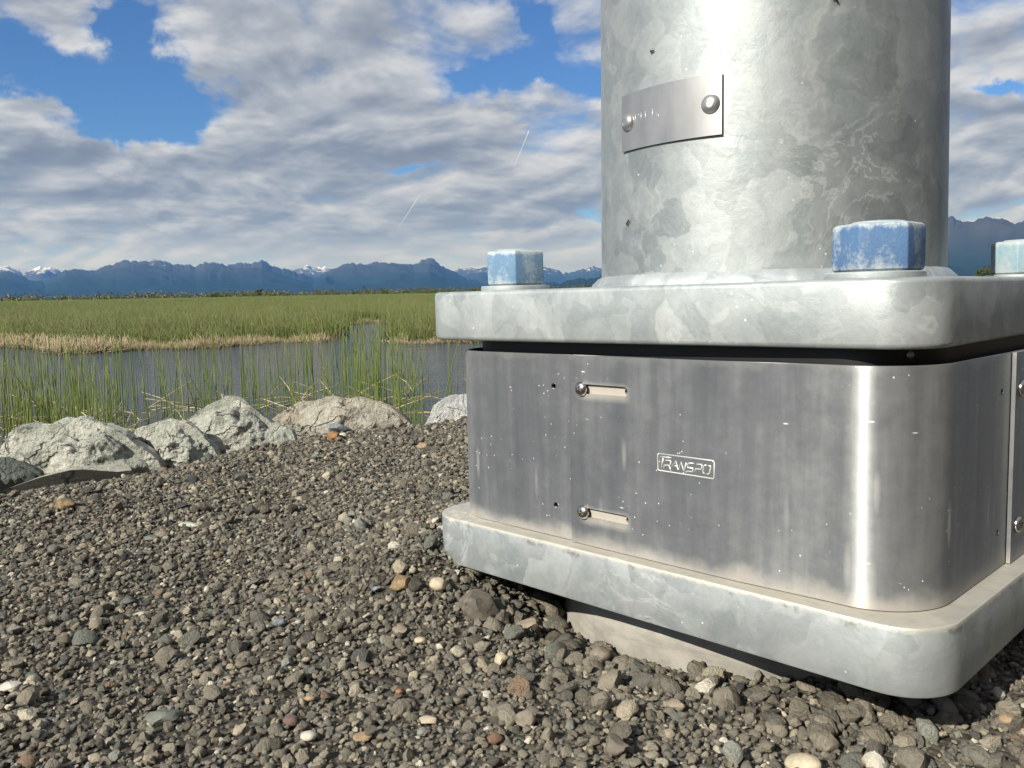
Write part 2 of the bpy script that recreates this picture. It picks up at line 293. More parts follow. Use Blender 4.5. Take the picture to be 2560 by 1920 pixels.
def m_bank(t, b, co):
    n = t.noise(co, 90, 7, .75); v = t.voro(co, 140); n2 = t.noise(co, 5, 4, .6)
    c = t.ramp(t.m('ADD', t.m('MULTIPLY', n, .7), t.m('MULTIPLY', n2, .3)), [(.3, (.055, .049, .040)), (.5, (.125, .113, .093)), (.7, (.22, .20, .166))])
    t.put(b.inputs['Base Color'], c); b.inputs['Roughness'].default_value = .95; b.inputs['Specular IOR Level'].default_value = .2
    v2 = t.voro(co, 60); t.put(b.inputs['Normal'], t.bump(t.m('ADD', n, t.m('ADD', t.m('MULTIPLY', v, -1.2), t.m('MULTIPLY', v2, -1.2))), 1, .008))
M_BANK = mat('gritty_soil', m_bank)
def m_boulder(t, b, co, cols, brown=0.0, dark=.75):
    n = t.noise(co, 9, 8, .68, .3); n2 = t.noise(co, 40, 6, .72); n3 = t.noise(t.mapping(co, (1, 1.6, 3)), 5, 6, .65, .8)
    f = t.m('ADD', t.m('MULTIPLY', n, .5), t.m('ADD', t.m('MULTIPLY', n2, .28), t.m('MULTIPLY', n3, .3)))
    c = t.ramp(f, [(.36, cols[0]), (.50, cols[1]), (.64, cols[2])])
    c = t.mix(t.m('MULTIPLY', t.map(t.noise(co, 24, 6, .7, 1), .58, .68), dark), c, (.07, .085, .075))
    wv = t.vm('ADD', co, t.scale(t.noise(co, 12, 4, .6, 0, 'Color'), .09)); cv_ = t.new('ShaderNodeTexVoronoi', feature='DISTANCE_TO_EDGE'); t.put(cv_.inputs['Vector'], wv); cv_.inputs['Scale'].default_value = 11
    crack = t.m('MULTIPLY', t.map(cv_.outputs['Distance'], .0, .035, 1, 0), t.map(t.noise(co, 8, 3, .6), .42, .6)); c = t.mix(t.m('MULTIPLY', crack, .55), c, (.06, .065, .055))
    if brown: c = t.mix(t.m('MULTIPLY', t.map(n3, .47, .60), brown), c, (.23, .15, .075))
    t.put(b.inputs['Base Color'], c); b.inputs['Roughness'].default_value = .85; b.inputs['Specular IOR Level'].default_value = .3
    t.put(b.inputs['Normal'], t.bump(t.m('SUBTRACT', t.m('ADD', n2, t.m('MULTIPLY', t.noise(co, 110, 5, .7), .5)), t.m('MULTIPLY', crack, .8)), 1, .020))
GREEN = ((.23, .255, .21), (.50, .52, .45), (.72, .71, .63)); 
M_ROCK = {'green': mat('pale_green_rock', lambda t, b, co: m_boulder(t, b, co, GREEN)), 'brown': mat('brown_stained_rock', lambda t, b, co: m_boulder(t, b, co, ((.31, .30, .24), (.52, .50, .42), (.70, .68, .59)), .6)),
          'white': mat('white_rock', lambda t, b, co: m_boulder(t, b, co, ((.38, .40, .40), (.6, .62, .61), (.76, .77, .75)), 0, .3)), 'dark': mat('dark_rock', lambda t, b, co: m_boulder(t, b, co, ((.06, .075, .07), (.12, .14, .13), (.26, .28, .26)))),
          'slab': mat('cream_rock', lambda t, b, co: m_boulder(t, b, co, ((.40, .40, .33), (.56, .55, .46), (.66, .65, .56)), .2, .1))}
def m_leaf(t, b, co, g0, g1, g2, sat=1, trans=.25):
    r_ = t.new('ShaderNodeObjectInfo').outputs['Random']; n = t.m('ADD', t.m('MULTIPLY', t.noise(t.new('ShaderNodeNewGeometry').outputs['Position'], .35, 3, .6), .5), t.m('MULTIPLY', t.noise(t.new('ShaderNodeNewGeometry').outputs['Position'], .06, 4, .6), .6))
    isl = t.new('ShaderNodeNewGeometry').outputs['Random Per Island']
    f = t.m('ADD', t.m('MULTIPLY', r_, .25), t.m('ADD', t.m('MULTIPLY', isl, .5), t.m('MULTIPLY', n, .35)))
    c = t.ramp(f, [(.15, g0), (.5, g1), (.85, g2)]); t.put(b.inputs['Base Color'], c); b.inputs['Roughness'].default_value = .5
    tr = t.new('ShaderNodeBsdfTranslucent'); t.put(tr.inputs[0], c); mx = t.new('ShaderNodeMixShader'); mx.inputs[0].default_value = trans
    t.l.new(b.outputs[0], mx.inputs[1]); t.l.new(tr.outputs[0], mx.inputs[2]); t.l.new(mx.outputs[0], t.n['Material Output'].inputs[0])
M_REED = mat('green_reed', lambda t, b, co: m_leaf(t, b, co, (.055, .11, .02), (.14, .22, .04), (.28, .30, .08)))
M_MARSH = mat('marsh_reed', lambda t, b, co: m_leaf(t, b, co, (.075, .14, .028), (.14, .205, .05), (.27, .245, .09)))
M_DEAD = mat('dead_reed', lambda t, b, co: m_leaf(t, b, co, (.18, .12, .065), (.50, .40, .24), (.68, .58, .39)))
M_BUSH = mat('shrub_leaf', lambda t, b, co: m_leaf(t, b, co, (.04, .052, .018), (.075, .085, .028), (.12, .12, .045)))
def m_bark(t, b, co): b.inputs['Base Color'].default_value = (.10, .085, .07, 1); b.inputs['Roughness'].default_value = .9
M_BARK = mat('shrub_bark', m_bark)
def m_water(t, b, co):
    p = t.new('ShaderNodeNewGeometry').outputs['Position']
    h = t.m('ADD', t.m('MULTIPLY', t.noise(t.mapping(p, (1, 1, 1), (0, 0, R(25))), 3.2, 5, .6, .4), 1.0), t.m('MULTIPLY', t.noise(t.mapping(p, (1.6, .7, 1), (0, 0, R(50))), 11, 4, .6), .35))
    t.put(b.inputs['Base Color'], (.026, .046, .078, 1)); b.inputs['Roughness'].default_value = .06; b.inputs['IOR'].default_value = 1.33
    t.put(b.inputs['Normal'], t.bump(h, .6, .07))
M_WATER = mat('ruffled_water', m_water)
def m_marshground(t, b, co):
    p = t.new('ShaderNodeNewGeometry').outputs['Position']
    f = t.m('ADD', t.m('MULTIPLY', t.noise(p, .04, 6, .65), .6), t.m('MULTIPLY', t.noise(p, 1.5, 5, .7), .4))
    t.put(b.inputs['Base Color'], t.ramp(f, [(.35, (.08, .13, .028)), (.5, (.14, .195, .045)), (.65, (.21, .22, .07))])); b.inputs['Roughness'].default_value = 1; b.inputs['Specular IOR Level'].default_value = .05
M_MARSHG = mat('marsh_ground', m_marshground)
def m_mtn(t, b, co, line=620., spread=260., forest=(.018, .032, .022)):
    p = t.new('ShaderNodeNewGeometry').outputs['Position']; sp = t.new('ShaderNodeSeparateXYZ'); t.put(sp.inputs[0], p)
    ng = t.new('ShaderNodeNewGeometry').outputs['Normal']; sn = t.new('ShaderNodeSeparateXYZ'); t.put(sn.inputs[0], ng)
    n = t.noise(p, .0016, 6, .68, .4); n2 = t.noise(t.mapping(p, (1, 1, .25)), .006, 5, .7)
    alt = t.m('ADD', sp.outputs[2], t.m('ADD', t.m('MULTIPLY', t.m('SUBTRACT', n, .5), 900), t.m('MULTIPLY', t.m('SUBTRACT', n2, .5), 1300)))
    sn_f = t.map(alt, line, line + spread, 0, 1)
    rock = t.mix(t.map(sp.outputs[2], 250, 700), forest, (.06, .06, .055))
    t.put(b.inputs['Base Color'], t.mix(sn_f, rock, (.62, .66, .72))); b.inputs['Roughness'].default_value = 1; b.inputs['Specular IOR Level'].default_value = 0

# ------------------------------------------------------------------ ground heights
WATER_Z = -0.36
EDGE = [(-9, -1.6), (-.9, -1.03), (-.6, -1.0), (-.3, -.97), (-.1, -.97), (.1, -1.03), (.25, -1.07), (.5, -.95), (.8, -.86), (1.3, -.8), (2.5, -.7), (30, -2)]
def edge_x(y): return float(np.interp(y, [a for a, b in EDGE], [b for a, b in EDGE]))
def G(x, y):
    pr_ = math.hypot(x - .0127, y + .0016)
    z = .050 - .030 * math.exp(-((pr_ - .165) / .055) ** 2) * min(1, max(.15, (.12 - x) / .22)) + .026 * math.exp(-((x + .28) ** 2 + (y + .10) ** 2) / .018) - .012 * math.exp(-((x - .19) ** 2 + (y + .18) ** 2) / .012)
    z += .030 * math.exp(-((x + .20) ** 2 + (y + .21) ** 2) / .0055)
    z += .010 * fbm(x * 2.2, y * 2.2, 3.1, 3) + .004 * fbm(x * 9, y * 9, 1.7, 2)
    e = edge_x(y) - x
    if e > -.12: z -= .52 * (max(0, e + .12)) ** 1.6 / (.35 + max(0, e + .12)) ** .6
    if x > .8: z += 3.8 * (1 - math.exp(-(((x - .8) / 2.6) ** 1.3)))  # unseen embankment, steepened to darken what the right-hand faces reflect
    return max(z, -1.2)
def hit_ground(u, v):
    d = ray(u, v); t = .25; p = CAM + d * t
    while t < 6:
        p = CAM + d * t
        if p.z < G(p.x, p.y): break
        t += .004
    return p, t
def axis(a, b, f0, f1, fine, coarse):
    o = [a]; x = a
    while x < b:
        x += fine if f0 <= x < f1 else (min(coarse, fine + .25 * min(abs(x - f0), abs(x - f1))) if not (f0 <= x <= f1) else fine); o.append(min(x, b))
    return o
xs = axis(-3.2, 60, -1.5, .7, .022, 6); ys = axis(-60, 60, -1.1, 1.3, .022, 6)
V = [(x, y, G(x, y)) for y in ys for x in xs]; nx = len(xs)
F = [(j * nx + i, j * nx + i + 1, (j + 1) * nx + i + 1, (j + 1) * nx + i) for j in range(len(ys) - 1) for i in range(nx - 1)]
struct(link('gravel_bank', mesh_data('gravel_bank', V, F, 180), M_BANK))

# far bank of the pool as a distance for each azimuth (angles from the photograph)
def az_of(x): return azel(rayd(x, 700))[0]
BANK = [(-900, 15), (-200, 14.5), (0, 14.3), (110, 13.4), (150, 12.0), (420, 12.0), (560, 12.5), (690, 12.6), (725, 13.6), (745, 19), (800, 20.5), (842, 20), (852, 11.6), (930, 11.2), (1100, 11.5), (1300, 12.5), (1800, 14), (2600, 16), (3400, 18)]
BA = sorted((az_of(x), r) for x, r in BANK if -800 < x < 2700)
def bank_r(a):
    a = (a - AZ0 + math.pi) % (2 * math.pi) - math.pi + AZ0
    return float(np.interp(a, [p[0] for p in BA], [p[1] for p in BA])) + .5 * fbm(a * 14, 2.2, 0, 3)
rr = [.0, 2, 5, 8, 9.5, 10, 10.5, 11, 11.5, 12, 12.5, 13, 13.5, 14, 14.5, 15, 16, 17, 18, 19, 20, 21, 22, 24, 27, 31, 36, 45, 60, 90, 140, 250, 500, 1000, 2500, 6000, 14000, 29000]
NA = 720; V = []; F = []
for i, r_ in enumerate(rr):
    for k in range(NA):
        a = 2 * math.pi * k / NA; b_ = bank_r(a); t_ = min(1, max(0, (r_ - b_ + .25) / .5)); z = -1.5 + t_ * (1.5 + WATER_Z + .03)
        V.append((CAM.x + r_ * math.cos(a), CAM.y + r_ * math.sin(a), z))
for i in range(len(rr) - 1):
    for k in range(NA): F.append((i * NA + k, i * NA + (k + 1) % NA, (i + 1) * NA + (k + 1) % NA, (i + 1) * NA + k))
struct(link('marsh_ground', mesh_data('marsh_ground', V, F, 180), M_MARSHG))
V = [(CAM.x + r_ * math.cos(2 * math.pi * k / 96), CAM.y + r_ * math.sin(2 * math.pi * k / 96), WATER_Z) for r_ in (0.01, 8, 20, 60) for k in range(96)]
F = [(i * 96 + k, i * 96 + (k + 1) % 96, (i + 1) * 96 + (k + 1) % 96, (i + 1) * 96 + k) for i in range(3) for k in range(96)]
struct(link('water', mesh_data('water', V, F), M_WATER))

# ------------------------------------------------------------------ mountains
def mountain(name, pts, dist, foot, m, amp, seed, rows=26, back=2500, step=.0009):
    """pts: skyline in photo pixels (full size); crest stands at dist metres"""
    pa = sorted([(azel(ray(u, v))) for u, v in pts]); A = [p[0] for p in pa]; E_ = [math.tan(p[1]) * dist for p in pa]
    n = int((A[-1] - A[0]) / step) + 1; V = []; F = []
    for k in range(n):
        a = A[0] + (A[-1] - A[0]) * k / (n - 1); H = float(np.interp(a, A, E_)); HN = 60 * dist / 20000 * (fbm(a * 90, seed, 0, 4) + .9 * (.3 - abs(fbm(a * 170, seed + 3, 0, 3))))
        fade = min(1, k / 30, (n - 1 - k) / 30); H *= fade if (k < 30 or k > n - 31) else 1
        for j in range(rows + 3):
            if j <= rows:
                t = j / rows; r_ = foot + (dist - foot) * t
                X_, Y_ = r_ * math.cos(a) / 2300, r_ * math.sin(a) / 2300; h = H * (.12 * t + .88 * t ** 1.4) + HN * t ** 7 + amp * H / 900 * min(1, 2.2 * (1 - t)) * t * 3 * (.45 - abs(fbm(X_ + .4 * fbm(X_ * 2, Y_ * 2, seed, 2), Y_, seed, 5)))
            else:
                t = (j - rows) / 2; r_ = dist + back * t; h = (H + HN) * (1 - t)
            V.append((CAM.x + r_ * math.cos(a), CAM.y + r_ * math.sin(a), max(h, -6) if 0 < j < rows + 2 else -6))
    M_ = rows + 3
    for k in range(n - 1):
        for j in range(M_ - 1): F.append((k * M_ + j, k * M_ + j + 1, (k + 1) * M_ + j + 1, (k + 1) * M_ + j))
    return struct(link(name, mesh_data(name, V, F, 180), m))
c1 = lambda L: [(x * .5877, y * .5877) for x, y in L]
main_ridge = [(-400, 668), (-200, 680), (-60, 676)] + c1([(0, 1160), (60, 1168), (120, 1188), (190, 1200), (280, 1152), (400, 1145), (460, 1126), (540, 1113), (620, 1110), (700, 1113), (760, 1125), (830, 1133), (870, 1112), (930, 1120), (1000, 1122), (1060, 1116),
    (1110, 1109), (1140, 1122), (1200, 1140), (1250, 1155), (1330, 1187), (1380, 1168), (1450, 1131), (1500, 1120), (1580, 1122), (1640, 1112), (1700, 1120), (1760, 1131), (1790, 1110), (1825, 1095), (1860, 1115), (1900, 1145), (1950, 1168), (2010, 1192), (2080, 1213), (2200, 1228)]) + [(1420, 722)]
far_ridge = [(-300, 660), (-100, 668)] + c1([(0, 1132), (40, 1140), (90, 1160), (120, 1155), (170, 1133), (215, 1137), (260, 1160), (400, 1190), (900, 1190), (1180, 1160), (1250, 1145), (1310, 1127), (1350, 1140), (1430, 1135), (1480, 1150), (1800, 1170), (1900, 1160), (1950, 1150), (2010, 1142), (2065, 1134)]) + \
    [(1260, 664), (1347, 663), (1377, 670), (1421, 683), (1445, 676), (1487, 667), (1504, 670), (1600, 660), (1800, 650), (2000, 640), (2200, 630), (2300, 625), (2420, 630), (2700, 640)]
near_hill = [(1180, 727), (1250, 722), (1347, 712), (1420, 702), (1500, 690), (1560, 684), (1700, 670), (1900, 668), (2200, 680), (2600, 690)]
right_peak = [(1900, 700), (2050, 640), (2200, 570), (2300, 550), (2373, 543), (2395, 549), (2423, 555), (2440, 553), (2457, 545), (2475, 538), (2498, 547), (2515, 550), (2535, 556), (2560, 551), (2640, 535), (2750, 560), (2900, 600), (3200, 650)]
mountain('distant_snow_peaks', far_ridge, 25500, 21000, mat('snowy_mountain', lambda t, b, co: m_mtn(t, b, co, 680, 150)), 330, 3.7)
mountain('mountain_range', main_ridge, 19000, 12500, mat('forested_mountain', lambda t, b, co: m_mtn(t, b, co, 820, 160)), 300, 1.2)
mountain('wooded_hill', near_hill, 11000, 8500, mat('wooded_slope', lambda t, b, co: m_mtn(t, b, co, 5000, 260)), 120, 5.2, rows=14, back=1500)
mountain('tall_mountain', right_peak, 13000, 9000, mat('steep_mountain', lambda t, b, co: m_mtn(t, b, co, 960, 260)), 300, 9.4, back=1500)

# ------------------------------------------------------------------ haze
v, f = boxvf((CAM.x, CAM.y, 0), (1, 1, 1)); hz = mesh_data('haze', [(x * 30000 if 0 else (CAM.x + (x - CAM.x) * 59000), CAM.y + (y - CAM.y) * 59000, 1250 if z > 0 else -8) for x, y, z in v], f)
hm = bpy.data.materials.new('haze'); hm.use_nodes = True; ht = NT(hm.node_tree); ht.n.clear(); pv = ht.new('ShaderNodeVolumePrincipled')
pv.inputs['Color'].default_value = (.11, .32, .86, 1); pv.inputs['Density'].default_value = 3.7e-5; pv.inputs['Anisotropy'].default_value = .1; pv.inputs['Absorption Color'].default_value = (1, 1, 1, 1)
ht.l.new(pv.outputs[0], ht.new('ShaderNodeOutputMaterial').inputs['Volume'])
stuff(link('haze', hz, hm), 'thin blue haze in the air before the mountains', 'haze')

# ------------------------------------------------------------------ scatter by geometry nodes (one object of stuff each)
def scatter(name, pts, rots, scls, idx, protos, extra=None):
    me = bpy.data.meshes.new(name); n = len(pts); me.vertices.add(n); me.vertices.foreach_set('co', np.asarray(pts, np.float32).ravel())
    for nm, arr, ty, key in (('rot', rots, 'FLOAT_VECTOR', 'vector'), ('scl', scls, 'FLOAT_VECTOR', 'vector')):
        at = me.attributes.new(nm, ty, 'POINT'); at.data.foreach_set(key, np.asarray(arr, np.float32).ravel())
    at = me.attributes.new('idx', 'INT', 'POINT'); at.data.foreach_set('value', np.asarray(idx, np.int32))
    for k, arr in (extra or {}).items():
        at = me.attributes.new(k, 'FLOAT', 'POINT'); at.data.foreach_set('value', np.asarray(arr, np.float32))
    o = link(name, me); pc = bpy.data.collections.new(name + '_shapes')
    for i, (pm, pmat) in enumerate(protos):
        po = bpy.data.objects.new('%s_shape_%03d' % (name, i), pm)
        if not pm.materials: pm.materials.append(pmat)
        pc.objects.link(po)
    ng = bpy.data.node_groups.new(name + '_scatter', 'GeometryNodeTree'); ng.interface.new_socket('Geometry', in_out='INPUT', socket_type='NodeSocketGeometry'); ng.interface.new_socket('Geometry', in_out='OUTPUT', socket_type='NodeSocketGeometry')
    N = ng.nodes; L = ng.links; gi = N.new('NodeGroupInput'); go = N.new('NodeGroupOutput'); ip = N.new('GeometryNodeInstanceOnPoints'); ci = N.new('GeometryNodeCollectionInfo')
    ci.inputs['Collection'].default_value = pc; ci.inputs['Separate Children'].default_value = True; ci.inputs['Reset Children'].default_value = True; ip.inputs['Pick Instance'].default_value = True
    def attr(nm, ty):
        a = N.new('GeometryNodeInputNamedAttribute'); a.data_type = ty; a.inputs['Name'].default_value = nm; return a.outputs['Attribute']
    er = N.new('FunctionNodeEulerToRotation'); L.new(attr('rot', 'FLOAT_VECTOR'), er.inputs[0])
    L.new(gi.outputs[0], ip.inputs['Points']); L.new(ci.outputs[0], ip.inputs['Instance']); L.new(attr('idx', 'INT'), ip.inputs['Instance Index']); L.new(er.outputs[0], ip.inputs['Rotation']); L.new(attr('scl', 'FLOAT_VECTOR'), ip.inputs['Scale'])
    L.new(ip.outputs[0], go.inputs[0]); md = o.modifiers.new('scatter', 'NODES'); md.node_group = ng
    return o
def ico(sub):
    bm = bmesh.new(); bmesh.ops.create_icosphere(bm, subdivisions=sub, radius=1); bm.verts.ensure_lookup_table()
    v = np.array([p.co[:] for p in bm.verts]); f = [tuple(p.index for p in q.verts) for q in bm.faces]; bm.free(); return v, f
ICO2, ICO3, ICO5 = ico(2), ico(3), ico(6)
def cut_planes(p, r_, k, lo, hi):
    for _ in range(k):
        n = np.array([r_.gauss(0, 1) for _ in range(3)]); n /= np.linalg.norm(n); d = r_.uniform(lo, hi); e = p @ n - d; p = p - np.outer(np.maximum(e, 0), n)
    return p
def stone_mesh(name, seed, base=ICO2, cuts=9, rough=.16, smooth=38):
    r_ = random.Random(seed); p = cut_planes(base[0].copy(), r_, cuts, .55, .88)
    p = np.array([q * (1 + rough * fbm(q[0] * 1.5 + seed, q[1] * 1.5, q[2] * 1.5, 3)) for q in p]); p *= np.array([1, r_.uniform(.68, .95), r_.uniform(.45, .75)])
    return mesh_data(name, p, base[1], smooth)

# pole-base footprint helpers: the concrete pedestal and the lower plate
PED_C = (.0127, -.0016); PED_R = .172
# gravel: sizes from grit to pebbles
protos = [(stone_mesh('gravel_shape', 100 + i, ICO2, 8 + i % 7, .18 + .04 * (i % 5)), M_STONE) for i in range(18)]
def scatter_region(n, smin, smax, power, far_only=False):
    pts, scl, rot, idx, tint, dust = [], [], [], [], [], []
    while len(pts) < n:
        x = rng.uniform(-1.32, .62); y = rng.uniform(-.78, 1.25)
        rel = Vector((x - CAM.x, y - CAM.y, 0)); dep = rel.dot(FWD); lat = rel.dot(RIGHT)
        if dep < .20 or abs(lat) > .66 * dep + .10 or x < edge_x(y) - .3: continue
        if math.hypot(x - PED_C[0], y - PED_C[1]) < PED_R + .001: continue
        if dep > .85 and abs(x) < .3 and lat > .05 and y > .2: continue
        s = smin * (smax / smin) ** (rng.random() ** power)
        pts.append((x, y, G(x, y) + s * rng.uniform(-.1, .8))); scl.append((s, s, s)); rot.append((rng.normal(0, .5), rng.normal(0, .5), rng.uniform(0, 6.28))); idx.append(int(rng.integers(18)))
        t_ = rng.random(); tint.append(t_); dk = .85 * math.exp(-((x - .0) ** 2 + (y + .3) ** 2) / .10); dust.append(min(1, rng.random() * (.12 + dk)) if t_ < .9 else rng.random() * .15)
    return pts, rot, scl, idx, tint, dust
a = [scatter_region(135000, .0009, .0027, 1.0), scatter_region(46000, .0023, .0047, 1.5), scatter_region(3200, .0046, .0095, 2.0)]
def scatter_around(n):
    pts, scl, rot, idx, tint, dust = [], [], [], [], [], []
    while len(pts) < n:
        x = rng.uniform(-1.6, 2.6); y = rng.uniform(-2.4, 3.2); rel = Vector((x - CAM.x, y - CAM.y, 0)); dep = rel.dot(FWD); lat = rel.dot(RIGHT)
        inside = dep >= .20 and abs(lat) <= .66 * dep + .10 and -1.32 < x < .62 and -.78 < y < 1.25 and not (dep > .85 and abs(x) < .3 and lat > .05 and y > .2)
        if inside or x < edge_x(y) - .3 or math.hypot(x - PED_C[0], y - PED_C[1]) < PED_R + .002: continue
        s = .0022 * 3.6 ** (rng.random() ** 1.2); t_ = rng.random()
        pts.append((x, y, G(x, y) + s * rng.uniform(-.1, .6))); scl.append((s, s, s)); rot.append((rng.normal(0, .5), rng.normal(0, .5), rng.uniform(0, 6.28))); idx.append(int(rng.integers(18))); tint.append(t_); dust.append(rng.random() * .2)
    return pts, rot, scl, idx, tint, dust
a.append(scatter_around(130000))
cat = [sum((list(q_[k]) for q_ in a), []) for k in range(6)]
# larger dirt-crusted stones heaped against the pedestal
for k in range(260):
    ang = R(rng.uniform(-215, -20)); rad = PED_R + .008 + abs(rng.normal(0, .055)); x, y = PED_C[0] + rad * math.cos(ang), PED_C[1] + rad * math.sin(ang); s = rng.uniform(.005, .0115)
    cat[0].append((x, y, G(x, y) + s * .35)); cat[1].append((rng.normal(0, .5), rng.normal(0, .5), rng.uniform(0, 6.3))); cat[2].append((s, s, s)); cat[3].append(int(rng.integers(18))); t_ = rng.random(); cat[4].append(t_); cat[5].append(rng.uniform(.2, .9) if t_ < .9 else .1)
stuff(scatter('gravel', cat[0], cat[1], cat[2], cat[3], protos, {'tint': cat[4], 'dust': cat[5]}), 'loose brown and grey gravel covering the bank', 'gravel')

# ------------------------------------------------------------------ light pole on its breakaway base
QROT = Matrix(((0.999953, 1.5e-05, -0.009682), (1.5e-05, 0.999995, 0.003132), (0.009682, -0.003132, 0.999948))).to_euler()
pole = bpy.data.objects.new('light_pole', None); COL.objects.link(pole); pole.rotation_euler = QROT
tag(pole, 'galvanised steel light pole bolted to a square base with a sheet metal skirt', 'pole')
PHI, LX, LY = -.03277, .01271, -.00164
Z_TB, Z_TT, Z_ST, Z_SB, Z_BB = .2605, .2987, .2515, .1160, .0775
H_T, H_B, HF = .2, .2049, .1915
def plan_wobble(me, amp, freq, seed):
    for v in me.vertices:
        k = fbm(v.co.x * freq + seed, v.co.y * freq, v.co.z * 8, 2); l = math.hypot(v.co.x, v.co.y); v.co.x += v.co.x / l * k * amp; v.co.y += v.co.y / l * k * amp
link('base_plate', plate_mesh('base_plate', H_T, .034, Z_TB, Z_TT, .0032, 3, 6), MG_TOP, pole)
lp = link('lower_plate', plate_mesh('lower_plate', H_B, .0325, Z_BB, Z_SB, .0016, 2, 14), MG_LOW, pole, (LX, LY, 0), (0, 0, PHI))
sl = link('shade_core', rings_mesh('shade_core', [[(x, y, z) for x, y in rrect(.182, .045)] for z in (Z_SB + .001, Z_TB + .0005)], True), M_SHADE, pole, (LX, LY, 0), (0, 0, PHI))  # near-black core fills the hollow, its colour standing for the interior shade
a = R(-38); link('rivet_head', lathe('rivet_head', [(.0022, 0), (.0022, .0004), (.0012, .0009)], 12), M_TAG, sl, (.137 + .045 * math.cos(a), -.137 + .045 * math.sin(a), .2563), (0, math.pi / 2, a))
PX, PY = .00385, .00256
def pole_r(z): return .1348 - .0105 * (z - .3) if z < .9 else .1285 - .008 * (z - .9)
zs = [.297, .33, .37, .42, .48, .55, .7, .9, 1.5, 2.5, 4, 6, 7.5]
link('pole_shaft', lathe('pole_shaft', [(pole_r(z), z) for z in zs] + [(.045, 7.52)], 160), MG_POLE, pole, (PX, PY, 0))
def weld_w(k, a): return (0 if k == 3 else (.0014 if k in (1, 2) else .0010) * fbm(math.cos(a) * 9, math.sin(a) * 9, k * .2, 3)) + (.0007 * math.sin(a * 150 + 3 * math.sin(a * 9)) * (k == 1))
rz = .1346
link('weld_bead', lathe('weld_bead', [(rz + .0085, Z_TT - .001), (rz + .0066, Z_TT + .0032), (rz + .0026, Z_TT + .0078), (rz - .001, Z_TT + .0100)], 220, 60, False, weld_w), MG_WELD, pole, (PX, PY, 0))

def hexring(af, inset, z, rc=.0016, seg=3):
    """hexagon outline with rounded corners"""
    out = []; ap = af / 2 - inset; cr = ap / math.cos(R(30)); rc = max(rc - inset * .3, .0006); cc = cr - rc / math.cos(R(30))
    for k in range(6):
        a = R(60 * k + 30)
        for j in range(seg + 1):
            b_ = a + R(-30 + 60 * j / seg); out.append((cc * math.cos(a) + rc * math.cos(b_), cc * math.sin(a) + rc * math.sin(b_), z))
    return out
def nut_mesh(h):
    me = rings_mesh('hex_nut', [hexring(.0436, .0018, 0), hexring(.0436, .0004, .0012), hexring(.0436, 0, .003), hexring(.0436, 0, h - .0028), hexring(.0436, .0006, h - .0013), hexring(.0436, .0022, h - .0003), hexring(.0436, .005, h)], True, 28)
    for v in me.vertices:
        k = .0004 * fbm(v.co.x * 120, v.co.y * 120, v.co.z * 90, 2); v.co.x += k; v.co.y -= k
    return me
NUT = nut_mesh(.0272); WASH = lathe('washer', [(.0272, 0), (.0276, .0006), (.0276, .0034), (.0270, .0040), (.010, .0040)], 40); BOLT = lathe('bolt_end', [(.0150, 0), (.0150, .0006), (.0138, .0013), (.006, .0017), (.001, .0018)], 28)
for (x, y, face_az, kind, lab) in ((.1555, -.1565, -62, 'deep', 'deep blue painted hex nut with worn edges'), (-.1292, -.1575, -76.6, 'pale', 'pale blue painted hex nut'), (.1555, .160, -115, 'grey', 'washed-out blue grey hex nut'), (-.155, .157, 10, 'pale', None)):
    n = link('hex_nut', NUT.copy(), None, pole, (x, y, Z_TT + .0040), (0, 0, R(face_az)))
    n.data.materials.append(M_BLUE[kind])
    if lab: n['label'] = lab
    link('washer', WASH, MG_WELD, n, (-.0022, -.0016, -.0041)); bo = link('bolt_end', BOLT.copy(), None, n, (0, 0, .0270)); bo.data.materials.append(M_BLUE['grey'])

# skirt of four lapped sheets, each with two slots and screws
TH = .0024; XS = -.0515; RS = .043; YE = .022
def skirt_path():
    out = []; c = HF - RS
    off = lambda s: (TH + .0003) * (1 - min(1, max(0, (s - .085) / .05)))
    for x in np.linspace(XS, c, 20): out.append(((x, -HF), (0, -1), off(x)))
    for i in range(1, 25):
        a = R(-90 + 90 * i / 24); out.append(((c + RS * math.cos(a), -c + RS * math.sin(a)), (math.cos(a), math.sin(a)), 0))
    for y in np.linspace(-c, YE, 10)[1:]: out.append(((HF, y), (1, 0), 0))
    return out
def skirt_mesh():
    V, F = [], []; ph = skirt_path(); n = len(ph)
    for (p, nn, o) in ph:
        for oo in (o, o - TH):
            for z in (Z_SB + .0006, Z_ST): V.append((p[0] + nn[0] * oo, p[1] + nn[1] * oo, z))
    for i in range(n - 1):
        a = i * 4; b_ = a + 4
        F += [(a, b_, b_ + 1, a + 1), (a + 2, a + 3, b_ + 3, b_ + 2), (a + 1, b_ + 1, b_ + 3, a + 3), (a, a + 2, b_ + 2, b_)]
    F += [(0, 1, 3, 2), ((n - 1) * 4, (n - 1) * 4 + 2, (n - 1) * 4 + 3, (n - 1) * 4 + 1)]
    return mesh_data('skirt_panel', V, F)
def capsule_y(x0, x1, z, r, y0, y1, n=10):
    o = [(x1 + r * math.cos(R(-90 + 180 * i / n)), z + r * math.sin(R(-90 + 180 * i / n))) for i in range(n + 1)] + [(x0 + r * math.cos(R(90 + 180 * i / n)), z + r * math.sin(R(90 + 180 * i / n))) for i in range(n + 1)]
    m_ = len(o); V = [Vector((a, y0, b)) for a, b in o] + [Vector((a, y1, b)) for a, b in o]; F = [(i, (i + 1) % m_, (i + 1) % m_ + m_, i + m_) for i in range(m_)] + [tuple(range(m_))[::-1], tuple(range(m_, 2 * m_))]
    return V, F
SZ = (.2282, .1400); cut = []
